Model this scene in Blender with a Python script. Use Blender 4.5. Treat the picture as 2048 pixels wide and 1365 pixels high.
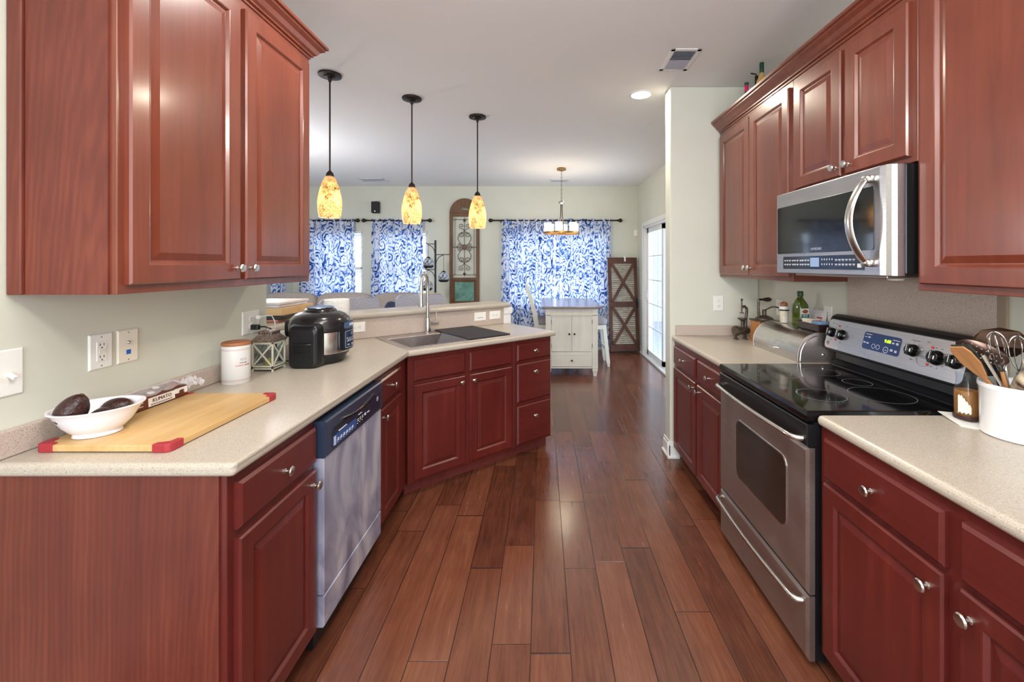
import bpy, bmesh, math, random
from mathutils import Matrix, Vector
random.seed(7)
for o in list(bpy.data.objects): bpy.data.objects.remove(o)
S = bpy.context.scene
COL = S.collection
PI = math.pi
# ---------------- camera: 15 mm, level, lens shifted ----------------
H = 1.461                 # eye height above the zero used for the worktops
FZ = -0.035               # floor level
CZ = 2.846                # ceiling level
cam = bpy.data.cameras.new('camera'); camo = bpy.data.objects.new('camera', cam); COL.objects.link(camo)
cam.sensor_width = 36; cam.sensor_fit = 'HORIZONTAL'; cam.lens = 15.0
cam.shift_x = -61/2048; cam.shift_y = -152.5/2048
cam.clip_start = 0.02; cam.clip_end = 200
camo.location = (0, 0, H); camo.rotation_euler = (PI/2, 0, 0)
S.camera = camo
S.view_settings.view_transform = 'Standard'
try: S.view_settings.look = 'None'
except Exception: pass
S.view_settings.exposure = 0.52; S.view_settings.gamma = 1.0
S.view_settings.use_curve_mapping = False
# ---------------- world: bright overcast sky ----------------
W = bpy.data.worlds.new('sky'); S.world = W; W.use_nodes = True
bg = W.node_tree.nodes['Background']; bg.inputs[0].default_value = (0.84, 0.92, 1.0, 1); bg.inputs[1].default_value = 1.1

def area(name, loc, rot, sx, sy, power, col, spread=PI):
    l = bpy.data.lights.new(name, 'AREA'); l.shape = 'RECTANGLE'; l.size = sx; l.size_y = sy
    l.energy = power; l.color = col; l.spread = spread
    o = bpy.data.objects.new(name, l); COL.objects.link(o); o.location = loc; o.rotation_euler = rot
    return o
def point(name, loc, power, col, r=0.03, parent=None):
    l = bpy.data.lights.new(name, 'POINT'); l.energy = power; l.color = col; l.shadow_soft_size = r
    o = bpy.data.objects.new(name, l); COL.objects.link(o); o.location = loc; o.parent = parent
    return o
DAY = (0.74, 0.86, 1.0); WARM = (1.0, 0.88, 0.72); NEUT = (1.0, 0.95, 0.88)
# daylight coming in through the windows (just outside the glass, pointing in) and through the patio door
area('daylight_window', (-3.6, 7.9, 1.5), (-PI/2, 0, 0), 1.0, 1.6, 20, DAY)
area('daylight_window', (-2.45, 7.9, 1.5), (-PI/2, 0, 0), 1.0, 1.6, 20, DAY)
area('daylight_window', (0.25, 7.9, 1.3), (-PI/2, 0, 0), 1.9, 1.9, 44, DAY)
area('daylight_patio_door', (4.4, 6.2, 1.6), (0, PI/2-0.15, 0), 2.6, 2.6, 190, DAY)
# big window of the room behind the camera
area('daylight_rear_window', (-0.2, -2.6, 1.7), (PI/2, 0, 0), 3.2, 2.0, 92, (0.90, 0.94, 1.0))
# kitchen ceiling light fittings, above the frame, and added fill lights
area('kitchen_ceiling_light', (0.0, 0.9, 2.80), (0, 0, 0), 0.6, 1.2, 15, NEUT)
area('kitchen_recessed_light', (-0.7, 2.0, 2.83), (0, 0, 0), 0.14, 0.14, 10, NEUT)

point('kitchen_fill_light', (0.1, 0.2, 2.45), 34, (1.0, 0.95, 0.90), 0.12)  # unseen fill light without a fitting, added to brighten the ceiling
point('living_room_fill', (-3.1, 4.6, 1.8), 48, (0.97, 0.97, 1.0), 0.15)  # added fill light, kept out of sight behind the left wall cabinet
# ---------------- colours and materials ----------------
def lin(c):
    c /= 255.0
    return c/12.92 if c <= 0.04045 else ((c+0.055)/1.055)**2.4
def C(r, g, b): return (lin(r), lin(g), lin(b), 1)
MATS = {}
def newmat(name):
    m = bpy.data.materials.new(name); m.use_nodes = True; MATS[name] = m
    nt = m.node_tree; b = nt.nodes['Principled BSDF']
    return m, nt, b
def N(nt, t, **kw):
    n = nt.nodes.new(t)
    for k, v in kw.items():
        if k.startswith('i_'):
            key = k[2:]
            key = int(key) if key.isdigit() else key.replace('_', ' ')
            n.inputs[key].default_value = v
        else: setattr(n, k, v)
    return n
def L(nt, a, ao, b, bi): nt.links.new(a.outputs[ao], b.inputs[bi])
def ramp(nt, stops, interp='LINEAR'):
    r = nt.nodes.new('ShaderNodeValToRGB'); e = r.color_ramp; e.interpolation = interp
    while len(e.elements) < len(stops): e.elements.new(0.5)
    for i, (p, c) in enumerate(stops): e.elements[i].position = p; e.elements[i].color = c
    return r
def plain(name, col, rough=0.5, metal=0.0, coat=0.0, noise=None, bump=0, aniso=None, emit=None, es=0, spec=0.5, alpha=1, trans=0, ior=1.45, sub=0):
    """noise = (scale xyz, col2, detail): second colour mixed in by noise"""
    m, nt, b = newmat(name)
    b.inputs['Base Color'].default_value = col; b.inputs['Roughness'].default_value = rough
    b.inputs['Metallic'].default_value = metal; b.inputs['Coat Weight'].default_value = coat
    b.inputs['Coat Roughness'].default_value = 0.12
    b.inputs['Specular IOR Level'].default_value = spec; b.inputs['Transmission Weight'].default_value = trans
    b.inputs['IOR'].default_value = ior
    if emit: b.inputs['Emission Color'].default_value = emit; b.inputs['Emission Strength'].default_value = es
    if noise:
        sc, c2, det = noise
        tc = N(nt, 'ShaderNodeTexCoord'); mp = N(nt, 'ShaderNodeMapping'); mp.inputs['Scale'].default_value = sc
        nz = N(nt, 'ShaderNodeTexNoise'); nz.inputs['Scale'].default_value = 1; nz.inputs['Detail'].default_value = det
        L(nt, tc, 'Object', mp, 0); L(nt, mp, 0, nz, 'Vector')
        r = ramp(nt, [(0.35, col), (0.65, c2)]); L(nt, nz, 'Fac', r, 0); L(nt, r, 0, b, 'Base Color')
        if bump:
            bp = N(nt, 'ShaderNodeBump'); bp.inputs['Strength'].default_value = bump; bp.inputs['Distance'].default_value = 0.002
            L(nt, nz, 'Fac', bp, 'Height'); L(nt, bp, 0, b, 'Normal')
    return m

def wood(name, c1, c2, c3, rough=0.34, coat=0.25, gs=(26, 26, 1.6), figure=0.0, bump=0.05):
    m, nt, b = newmat(name)
    tc = N(nt, 'ShaderNodeTexCoord'); mp = N(nt, 'ShaderNodeMapping'); mp.inputs['Scale'].default_value = gs
    L(nt, tc, 'Object', mp, 0)
    n1 = N(nt, 'ShaderNodeTexNoise', i_Scale=1.0, i_Detail=6.0, i_Roughness=0.6); n1.inputs['Distortion'].default_value = 0.6
    L(nt, mp, 0, n1, 'Vector')
    n2 = N(nt, 'ShaderNodeTexNoise', i_Scale=2.3, i_Detail=2.0); L(nt, tc, 'Object', n2, 'Vector')
    r = ramp(nt, [(0.3, c1), (0.55, c2), (0.78, c3)]); 
    mix = N(nt, 'ShaderNodeMath', operation='MULTIPLY_ADD'); mix.inputs[1].default_value = 0.5; 
    L(nt, n1, 'Fac', mix, 0)
    m2 = N(nt, 'ShaderNodeMath', operation='MULTIPLY'); m2.inputs[1].default_value = 0.5; L(nt, n2, 'Fac', m2, 0)
    L(nt, m2, 0, mix, 2)
    if figure:
        mp2 = N(nt, 'ShaderNodeMapping'); mp2.inputs['Scale'].default_value = (9, 9, 0.9); L(nt, tc, 'Object', mp2, 0)
        wv = N(nt, 'ShaderNodeTexWave', wave_type='RINGS', i_Scale=2.2, i_Distortion=7.0, i_Detail=3.0)
        wv.inputs['Detail Scale'].default_value = 1.3; L(nt, mp2, 0, wv, 'Vector')
        ms = N(nt, 'ShaderNodeMath', operation='MULTIPLY_ADD'); ms.inputs[1].default_value = figure; L(nt, wv, 'Fac', ms, 0); L(nt, mix, 0, ms, 2)
        L(nt, ms, 0, r, 0)
    else: L(nt, mix, 0, r, 0)
    L(nt, r, 0, b, 'Base Color')
    b.inputs['Roughness'].default_value = rough; b.inputs['Coat Weight'].default_value = coat; b.inputs['Coat Roughness'].default_value = 0.15
    bp = N(nt, 'ShaderNodeBump'); bp.inputs['Strength'].default_value = bump; bp.inputs['Distance'].default_value = 0.001
    L(nt, n1, 'Fac', bp, 'Height'); L(nt, bp, 0, b, 'Normal')
    return m

CHERRY = wood('cherry_cabinet', C(78, 25, 22), C(98, 33, 28), C(118, 48, 36), rough=0.36)
CHERRYH = wood('cherry_drawer', C(80, 25, 23), C(96, 33, 28), C(110, 42, 33), rough=0.36, gs=(1.6, 26, 26))
VENEER = wood('cherry_veneer', C(80, 28, 20), C(102, 42, 30), C(124, 60, 42), rough=0.5, coat=0.1, gs=(30, 30, 1.2), figure=0.10)
UPPER = wood('cherry_upper_lit', C(94, 40, 25), C(118, 55, 36), C(138, 73, 49), rough=0.32, coat=0.5)  # lighter, browner copy of the cherry: stronger light on the uppers painted in
DARKIN = plain('cabinet_shadow_gap', C(50, 18, 16), 0.6)
KICK = wood('toe_kick', C(90, 36, 34), C(110, 46, 42), C(128, 60, 52), rough=0.5, coat=0)

def speck(name, base, dark, light, rough=0.35):
    m, nt, b = newmat(name)
    tc = N(nt, 'ShaderNodeTexCoord')
    n1 = N(nt, 'ShaderNodeTexNoise', i_Scale=330.0, i_Detail=2.0, i_Roughness=0.7); L(nt, tc, 'Object', n1, 'Vector')
    n2 = N(nt, 'ShaderNodeTexNoise', i_Scale=4.0, i_Detail=3.0); L(nt, tc, 'Object', n2, 'Vector')
    r = ramp(nt, [(0.30, dark), (0.45, base), (0.60, base), (0.72, light)]); L(nt, n1, 'Fac', r, 0)
    r2 = ramp(nt, [(0.3, (0.93, 0.93, 0.93, 1)), (0.7, (1, 1, 1, 1))]); L(nt, n2, 'Fac', r2, 0)
    mx = N(nt, 'ShaderNodeMix', data_type='RGBA', blend_type='MULTIPLY'); mx.inputs[0].default_value = 1
    nt.links.new(r.outputs[0], mx.inputs[6]); nt.links.new(r2.outputs[0], mx.inputs[7]); nt.links.new(mx.outputs[2], b.inputs['Base Color'])
    b.inputs['Roughness'].default_value = rough
    return m
COUNTER = speck('speckled_worktop', C(188, 178, 164), C(140, 126, 112), C(218, 212, 200), 0.3)
SPLASH = speck('speckled_splashback', C(196, 180, 168), C(134, 114, 104), C(220, 208, 198), 0.45)

PAINT = plain('wall_paint', C(212, 213, 200), 0.75, noise=((3, 3, 3), C(209, 210, 197), 2))
CEIL = plain('ceiling_paint', C(236, 236, 237), 0.85)
TRIM = plain('white_trim', C(232, 232, 230), 0.4)
WHITE = plain('white_plastic', C(238, 237, 232), 0.35)
IVORY = plain('ivory_plastic', C(236, 230, 216), 0.35)
DARKP = plain('dark_plastic', C(28, 28, 30), 0.35)
SLOT = plain('slot_black', C(30, 26, 24), 0.6)
BLACKG = plain('black_gloss', C(10, 11, 13), 0.06, coat=0.6)
BLACKS = plain('black_satin', C(24, 24, 27), 0.28)
BLACKM = plain('black_matte', C(22, 22, 23), 0.6)
NAVYP = plain('dark_navy_panel', C(30, 40, 62), 0.2)
NICKEL = plain('brushed_nickel', C(205, 202, 196), 0.22, 1.0)
BRONZE = plain('dark_bronze', C(52, 42, 38), 0.38, 0.7)
BRASS = plain('aged_brass', C(168, 128, 72), 0.35, 0.9)
IRON = plain('cast_iron', C(84, 76, 68), 0.48, 0.8, noise=((60, 60, 60), C(120, 110, 98), 3), bump=0.3)
IRONBLK = plain('wrought_iron', C(40, 40, 46), 0.45, 0.5)
CHROME = plain('chrome', C(225, 225, 228), 0.08, 1.0)
GLASSJ = plain('clear_glass', C(240, 240, 236), 0.03, trans=1.0)
def steel(name, col, rough, streak):
    m, nt, b = newmat(name)
    b.inputs['Metallic'].default_value = 1; b.inputs['Roughness'].default_value = rough
    tc = N(nt, 'ShaderNodeTexCoord'); mp = N(nt, 'ShaderNodeMapping'); mp.inputs['Scale'].default_value = streak
    nz = N(nt, 'ShaderNodeTexNoise', i_Scale=1.0, i_Detail=4.0); L(nt, tc, 'Object', mp, 0); L(nt, mp, 0, nz, 'Vector')
    c2 = tuple(x*0.82 for x in col[:3]) + (1,)
    r = ramp(nt, [(0.3, c2), (0.7, col)]); L(nt, nz, 'Fac', r, 0); L(nt, r, 0, b, 'Base Color')
    n3 = N(nt, 'ShaderNodeTexNoise', i_Scale=6.0, i_Detail=3.0); L(nt, tc, 'Object', n3, 'Vector')
    mr = N(nt, 'ShaderNodeMapRange'); mr.inputs['To Min'].default_value = rough*0.75; mr.inputs['To Max'].default_value = rough*1.5
    L(nt, n3, 'Fac', mr, 0); L(nt, mr, 0, b, 'Roughness')
    return m
STEEL = steel('brushed_steel', C(196, 194, 196), 0.27, (4, 260, 260))
STEELD = steel('brushed_steel_dark', C(190, 178, 172), 0.40, (3, 260, 260))
def smeared_daylit():
    m, nt, b = newmat('smeared_daylit_steel'); tc = N(nt, 'ShaderNodeTexCoord'); mp = N(nt, 'ShaderNodeMapping'); mp.inputs['Scale'].default_value = (3.2, 3, 2.0); mp.inputs['Rotation'].default_value = (0, 0.6, 0)
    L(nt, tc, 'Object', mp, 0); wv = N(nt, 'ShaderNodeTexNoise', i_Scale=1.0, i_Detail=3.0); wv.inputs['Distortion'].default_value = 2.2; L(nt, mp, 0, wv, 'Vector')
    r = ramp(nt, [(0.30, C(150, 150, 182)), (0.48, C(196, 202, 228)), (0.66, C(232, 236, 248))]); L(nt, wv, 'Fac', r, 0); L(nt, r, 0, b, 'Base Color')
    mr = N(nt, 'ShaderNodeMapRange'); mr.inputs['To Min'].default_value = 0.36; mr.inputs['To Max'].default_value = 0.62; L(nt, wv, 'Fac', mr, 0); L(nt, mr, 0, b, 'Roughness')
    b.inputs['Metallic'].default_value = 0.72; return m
DWS = smeared_daylit()  # smears, plus bluish reflected daylight painted into the base colour
STEELP = steel('polished_steel', C(215, 213, 210), 0.22, (6, 200, 200))
SINKM = steel('sink_steel', C(196, 188, 186), 0.42, (40, 40, 40))

def floormat():
    m, nt, b = newmat('hickory_planks')
    tc = N(nt, 'ShaderNodeTexCoord'); sx = N(nt, 'ShaderNodeSeparateXYZ'); L(nt, tc, 'Object', sx, 0)
    def M(op, a, bb=None, cc=None):
        n = N(nt, 'ShaderNodeMath', operation=op)
        for i, v in enumerate((a, bb, cc)):
            if v is None: continue
            if isinstance(v, (int, float)): n.inputs[i].default_value = v
            else: nt.links.new(v, n.inputs[i])
        return n.outputs[0]
    px = M('DIVIDE', M('ADD', sx.outputs['X'], 6.206), 0.154)
    row = M('FLOOR', px); fx = M('FRACT', px)
    wn = N(nt, 'ShaderNodeTexWhiteNoise', noise_dimensions='1D'); nt.links.new(row, wn.inputs['W'])
    py = M('ADD', M('DIVIDE', sx.outputs['Y'], 0.86), M('MULTIPLY', wn.outputs['Value'], 13.7))
    # uneven lengths: warp
    py = M('ADD', py, M('MULTIPLY', M('SINE', M('MULTIPLY', py, 2.3)), 0.22))
    col = M('FLOOR', py); fy = M('FRACT', py)
    cv = N(nt, 'ShaderNodeCombineXYZ'); nt.links.new(row, cv.inputs[0]); nt.links.new(col, cv.inputs[1])
    w2 = N(nt, 'ShaderNodeTexWhiteNoise', noise_dimensions='3D'); L(nt, cv, 0, w2, 'Vector')
    ex = M('MULTIPLY', M('MINIMUM', fx, M('SUBTRACT', 1.0, fx)), 0.154)
    ey = M('MULTIPLY', M('MINIMUM', fy, M('SUBTRACT', 1.0, fy)), 0.86)
    e = M('MINIMUM', ex, ey)
    seam = N(nt, 'ShaderNodeMapRange', interpolation_type='SMOOTHSTEP'); seam.inputs['From Min'].default_value = 0.0004; seam.inputs['From Max'].default_value = 0.0032
    nt.links.new(e, seam.inputs['Value'])
    # grain
    gv = N(nt, 'ShaderNodeCombineXYZ')
    nt.links.new(M('MULTIPLY', sx.outputs['X'], 30.0), gv.inputs[0])
    nt.links.new(M('ADD', M('MULTIPLY', sx.outputs['Y'], 2.6), M('MULTIPLY', w2.outputs['Value'], 40.0)), gv.inputs[1])
    nt.links.new(M('MULTIPLY', w2.outputs['Value'], 17.0), gv.inputs[2])
    g = N(nt, 'ShaderNodeTexNoise', i_Scale=1.0, i_Detail=7.0, i_Roughness=0.65); g.inputs['Distortion'].default_value = 0.9; L(nt, gv, 0, g, 'Vector')
    g2 = N(nt, 'ShaderNodeTexNoise', i_Scale=7.0, i_Detail=4.0); L(nt, tc, 'Object', g2, 'Vector')
    g3v = N(nt, 'ShaderNodeVectorMath', operation='MULTIPLY'); g3v.inputs[1].default_value = (4.0, 2.4, 1.0); L(nt, gv, 0, g3v, 0)
    g3 = N(nt, 'ShaderNodeTexNoise', i_Scale=1.0, i_Detail=4.0); L(nt, g3v, 0, g3, 'Vector')
    gm = M('ADD', M('MULTIPLY', g.outputs['Fac'], 0.42), M('MULTIPLY', g3.outputs['Fac'], 0.20))
    fac = M('ADD', M('ADD', M('MULTIPLY', gm, 1.0), M('MULTIPLY', w2.outputs['Value'], 0.22)), M('MULTIPLY', g2.outputs['Fac'], 0.16))
    r = ramp(nt, [(0.24, C(58, 29, 20)), (0.42, C(90, 50, 35)), (0.56, C(110, 64, 45)), (0.78, C(132, 84, 60))]); nt.links.new(fac, r.inputs[0])
    mx = N(nt, 'ShaderNodeMix', data_type='RGBA'); nt.links.new(seam.outputs[0], mx.inputs[0]); mx.inputs[6].default_value = C(40, 18, 14)
    nt.links.new(r.outputs[0], mx.inputs[7]); nt.links.new(mx.outputs[2], b.inputs['Base Color'])
    mr = N(nt, 'ShaderNodeMapRange'); mr.inputs['To Min'].default_value = 0.13; mr.inputs['To Max'].default_value = 0.34
    nt.links.new(g.outputs['Fac'], mr.inputs[0]); nt.links.new(mr.outputs[0], b.inputs['Roughness'])
    hgt = M('ADD', M('MULTIPLY', seam.outputs[0], 1.0), M('ADD', M('MULTIPLY', g.outputs['Fac'], 0.25), M('MULTIPLY', g2.outputs['Fac'], 0.5)))
    bp = N(nt, 'ShaderNodeBump'); bp.inputs['Strength'].default_value = 0.32; bp.inputs['Distance'].default_value = 0.003
    nt.links.new(hgt, bp.inputs['Height']); L(nt, bp, 0, b, 'Normal')
    b.inputs['Coat Weight'].default_value = 0.25; b.inputs['Coat Roughness'].default_value = 0.15
    return m
FLOOR = floormat()

def paneglass(name='window_glass'):
    m = bpy.data.materials.new(name); m.use_nodes = True; nt = m.node_tree; nt.nodes.clear()
    out = N(nt, 'ShaderNodeOutputMaterial'); t = N(nt, 'ShaderNodeBsdfTransparent'); g = N(nt, 'ShaderNodeBsdfGlossy'); g.inputs['Roughness'].default_value = 0.02
    mx = N(nt, 'ShaderNodeMixShader'); lw = N(nt, 'ShaderNodeLayerWeight'); pw = N(nt, 'ShaderNodeMath', operation='POWER'); pw.inputs[1].default_value = 4.0; L(nt, lw, 'Facing', pw, 0)
    f = N(nt, 'ShaderNodeMath', operation='MULTIPLY_ADD'); f.inputs[1].default_value = 0.4; f.inputs[2].default_value = 0.03; L(nt, pw, 0, f, 0); L(nt, f, 0, mx, 0); L(nt, t, 0, mx, 1); L(nt, g, 0, mx, 2); L(nt, mx, 0, out, 0)
    t.inputs[0].default_value = (0.94, 0.97, 1, 1)
    return m
PANE = paneglass()

def curtainmat():
    m = bpy.data.materials.new('paisley_curtain'); m.use_nodes = True; nt = m.node_tree; nt.nodes.clear()
    out = N(nt, 'ShaderNodeOutputMaterial')
    uv = N(nt, 'ShaderNodeTexCoord')
    wn = N(nt, 'ShaderNodeTexNoise', i_Scale=4.0, i_Detail=2.0); L(nt, uv, 'UV', wn, 'Vector')
    ad = N(nt, 'ShaderNodeVectorMath', operation='MULTIPLY_ADD'); ad.inputs[1].default_value = (0.10, 0.10, 0)
    L(nt, wn, 'Color', ad, 0); L(nt, uv, 'UV', ad, 2)
    mp = N(nt, 'ShaderNodeMapping'); mp.inputs['Scale'].default_value = (7.2, 4.2, 1); mp.inputs['Rotation'].default_value = (0, 0, 0.35); L(nt, ad, 0, mp, 0)
    vo = N(nt, 'ShaderNodeTexVoronoi', feature='F1', i_Scale=1.0); L(nt, mp, 0, vo, 'Vector')
    sn = N(nt, 'ShaderNodeMath', operation='MULTIPLY'); sn.inputs[1].default_value = 27.0; L(nt, vo, 'Distance', sn, 0)
    s2 = N(nt, 'ShaderNodeMath', operation='SINE'); L(nt, sn, 0, s2, 0)
    dots = N(nt, 'ShaderNodeTexVoronoi', feature='F1', i_Scale=62.0); L(nt, ad, 0, dots, 'Vector')
    n3 = N(nt, 'ShaderNodeTexNoise', i_Scale=9.0, i_Detail=3.0); L(nt, ad, 0, n3, 'Vector')
    # combine: lines of the teardrops broken by noise, plus fine dabs
    a = N(nt, 'ShaderNodeMath', operation='MULTIPLY_ADD'); a.inputs[1].default_value = 0.26; L(nt, s2, 0, a, 0); L(nt, n3, 'Fac', a, 2)
    d = N(nt, 'ShaderNodeMath', operation='MULTIPLY_ADD'); d.inputs[1].default_value = -0.62; L(nt, dots, 'Distance', d, 0); L(nt, a, 0, d, 2)
    lo = N(nt, 'ShaderNodeTexNoise', i_Scale=3.2, i_Detail=1.0); mpl = N(nt, 'ShaderNodeMapping'); mpl.inputs['Scale'].default_value = (2.2, 0.8, 1); L(nt, uv, 'UV', mpl, 0); L(nt, mpl, 0, lo, 'Vector')
    d2 = N(nt, 'ShaderNodeMath', operation='MULTIPLY_ADD'); d2.inputs[1].default_value = 0.55; L(nt, lo, 'Fac', d2, 0); L(nt, d, 0, d2, 2)
    d3 = N(nt, 'ShaderNodeMath', operation='SUBTRACT'); d3.inputs[1].default_value = 0.285; L(nt, d2, 0, d3, 0); d = d3
    r = ramp(nt, [(0.0, C(236, 238, 246)), (0.19, C(226, 231, 244)), (0.26, C(164, 188, 230)), (0.36, C(94, 134, 206)), (0.50, C(52, 86, 158)), (0.64, C(28, 42, 86))])
    L(nt, d, 0, r, 0)
    df = N(nt, 'ShaderNodeBsdfDiffuse'); tr = N(nt, 'ShaderNodeBsdfTranslucent'); mx = N(nt, 'ShaderNodeMixShader'); mx.inputs[0].default_value = 0.36
    L(nt, r, 0, df, 0); L(nt, r, 0, tr, 0); L(nt, df, 0, mx, 1); L(nt, tr, 0, mx, 2); L(nt, mx, 0, out, 0)
    return m
CURT = curtainmat()

# ---------------- geometry helper ----------------
SHIFT = {}
class G:
    def __init__(s): s.v = []; s.f = []; s.m = []; s.s = []; s.mi = 0; s.X = Matrix(); s.uv = None
    def at(s, loc=(0, 0, 0), rx=0, ry=0, rz=0, sc=None):
        s.X = Matrix.Translation(loc) @ Matrix.Rotation(rz, 4, 'Z') @ Matrix.Rotation(ry, 4, 'Y') @ Matrix.Rotation(rx, 4, 'X')
        if sc: s.X = s.X @ Matrix.Diagonal((sc[0], sc[1], sc[2], 1))
        return s
    def mat(s, i): s.mi = i; return s
    def add(s, vs, fs, smooth=False):
        n = len(s.v); s.v += [tuple(s.X @ Vector(p)) for p in vs]
        for f in fs: s.f.append([n+i for i in f]); s.m.append(s.mi); s.s.append(smooth)
        return s
    def box(s, a, b):
        x0, y0, z0 = a; x1, y1, z1 = b
        return s.add([(x0, y0, z0), (x1, y0, z0), (x1, y1, z0), (x0, y1, z0), (x0, y0, z1), (x1, y0, z1), (x1, y1, z1), (x0, y1, z1)],
                     [(0, 3, 2, 1), (4, 5, 6, 7), (0, 1, 5, 4), (1, 2, 6, 5), (2, 3, 7, 6), (3, 0, 4, 7)])
    def rings(s, rs, cap0=True, cap1=True, smooth=False):
        n = len(rs[0]); vs = [p for r in rs for p in r]; fs = []
        for k in range(len(rs)-1):
            for i in range(n): j = (i+1) % n; fs.append((k*n+i, k*n+j, (k+1)*n+j, (k+1)*n+i))
        s.add(vs, fs, smooth); b = len(s.v)-len(vs)
        if cap0: s.f.append([b+i for i in range(n)][::-1]); s.m.append(s.mi); s.s.append(False)
        if cap1: s.f.append([b+(len(rs)-1)*n+i for i in range(n)]); s.m.append(s.mi); s.s.append(False)
        return s
    def panel(s, x0, x1, z0, z1, prof):
        """nested rectangles in the xz plane facing -y; prof = [(inset, y)]"""
        return s.rings([[(x0+i, y, z0+i), (x1-i, y, z0+i), (x1-i, y, z1-i), (x0+i, y, z1-i)] for i, y in prof])
    def lathe(s, prof, c=(0, 0, 0), n=24, ax='z', smooth=True, sx=1, sy=1, cap0=True, cap1=True):
        rs = []
        for r, z in prof:
            ring = []
            for i in range(n):
                a = 2*PI*i/n; x = r*math.cos(a)*sx; y = r*math.sin(a)*sy
                p = (x, y, z) if ax == 'z' else ((z, x, y) if ax == 'x' else (y, z, x))
                ring.append((p[0]+c[0], p[1]+c[1], p[2]+c[2]))
            rs.append(ring)
        return s.rings(rs, cap0, cap1, smooth)
    def cyl(s, c, r, h, ax='z', n=20): return s.lathe([(r, 0), (r, h)], c, n, ax)
    def tube(s, pts, r, n=8, smooth=True, flat=1.0):
        pts = [Vector(p) for p in pts]; k = len(pts); rr = r if isinstance(r, (list, tuple)) else [r]*k
        rs = []; up = None
        for i in range(k):
            t = (pts[min(i+1, k-1)]-pts[max(i-1, 0)]).normalized()
            if up is None:
                up = Vector((0, 0, 1)) if abs(t.z) < 0.9 else Vector((1, 0, 0))
            u = up - t*up.dot(t); u.normalize(); up = u; w = t.cross(u)
            rs.append([tuple(pts[i]+(u*math.cos(2*PI*j/n)*flat+w*math.sin(2*PI*j/n))*rr[i]) for j in range(n)])
        return s.rings(rs, True, True, smooth)
    def prism(s, poly, z0, z1, smooth=False): return s.rings([[(x, y, z0) for x, y in poly], [(x, y, z1) for x, y in poly]], True, True, smooth)
    def blob(s, c, sz, e=0.5, n=24, m=14, warp=None):
        """superellipsoid: rounded box / cushion"""
        def p(w, q): return math.copysign(abs(w)**q, w)
        rs = []
        for i in range(m+1):
            v = -PI/2+PI*i/m
            if i in (0, m): v *= 0.995
            ring = []
            for j in range(n):
                u = 2*PI*j/n
                x, y, z = p(math.cos(v), e)*p(math.cos(u), e), p(math.cos(v), e)*p(math.sin(u), e), p(math.sin(v), e)
                if warp: x, y, z = warp(x, y, z)
                ring.append((c[0]+x*sz[0]/2, c[1]+y*sz[1]/2, c[2]+z*sz[2]/2))
            rs.append(ring)
        return s.rings(rs, True, True, True)
    def build(s, name, mats, parent=None, bevel=0, seg=2, loc=None, angle=0.6):
        me = bpy.data.meshes.new(name); me.from_pydata(s.v, [], s.f)
        if not isinstance(mats, (list, tuple)): mats = [mats]
        for m in mats: me.materials.append(m)
        for p, mi, sm in zip(me.polygons, s.m, s.s): p.material_index = mi; p.use_smooth = sm
        bm = bmesh.new(); bm.from_mesh(me); bmesh.ops.recalc_face_normals(bm, faces=bm.faces); bm.to_mesh(me); bm.free()
        if any(s.s): me.set_sharp_from_angle(angle=0.7)
        o = bpy.data.objects.new(name, me); COL.objects.link(o)
        if parent is not None:
            o.parent = parent; o.location = (0, 0, SHIFT.get(parent.name, 0))
        if loc: o.location = loc
        if bevel:
            b = o.modifiers.new('bevel', 'BEVEL'); b.width = bevel; b.segments = seg; b.limit_method = 'ANGLE'; b.angle_limit = angle
            b.use_clamp_overlap = True
        return o
def tag(o, label=None, cat=None, group=None, kind=None):
    if label: o['label'] = label
    if cat: o['category'] = cat
    if group: o['group'] = group
    if kind: o['kind'] = kind
    return o
def thing(name, label, cat, loc=(0, 0, 0), rz=0, group=None, zabs=False):
    """zabs: the parts are drawn with world heights although the empty stands at loc"""
    o = bpy.data.objects.new(name, None); COL.objects.link(o); o.location = loc; o.rotation_euler = (0, 0, rz)
    o.empty_display_size = 0.1
    tag(o, label, cat, group)
    if zabs: SHIFT[o.name] = -loc[2]
    return o
def struct(name, g, m, **kw):
    o = g.build(name, m, **kw); o['kind'] = 'structure'; return o
def dup(o, parent=None):
    c = o.copy(); COL.objects.link(c)
    if parent is not None: c.parent = parent
    for ch in list(o.children): dup(ch, c)
    return c
def text(s_, size, parent, mat, loc, rx=PI/2, ry=0, rz=0, name='lettering', ext=0.0004, align='CENTER', font_sc=(1, 1)):
    cu = bpy.data.curves.new('t', 'FONT'); cu.body = s_; cu.size = size; cu.extrude = ext; cu.align_x = align; cu.align_y = 'CENTER'; cu.resolution_u = 2
    ob = bpy.data.objects.new('t', cu); COL.objects.link(ob)
    me = bpy.data.meshes.new_from_object(ob.evaluated_get(bpy.context.evaluated_depsgraph_get()))
    bpy.data.objects.remove(ob); bpy.data.curves.remove(cu)
    me.transform(Matrix.Diagonal((font_sc[0], font_sc[1], 1, 1)))
    me.transform(Matrix.Translation(loc) @ Matrix.Rotation(rz, 4, 'Z') @ Matrix.Rotation(ry, 4, 'Y') @ Matrix.Rotation(rx, 4, 'X'))
    me.materials.clear(); me.materials.append(mat)
    o = bpy.data.objects.new(name, me); COL.objects.link(o); o.parent = parent
    o.location = (0, 0, SHIFT.get(parent.name, 0)) if parent is not None else (0, 0, 0)
    return o
def bake(o):
    """apply the modifiers"""
    dg = bpy.context.evaluated_depsgraph_get()
    me = bpy.data.meshes.new_from_object(o.evaluated_get(dg)); o.modifiers.clear(); o.data = me; return o
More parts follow.
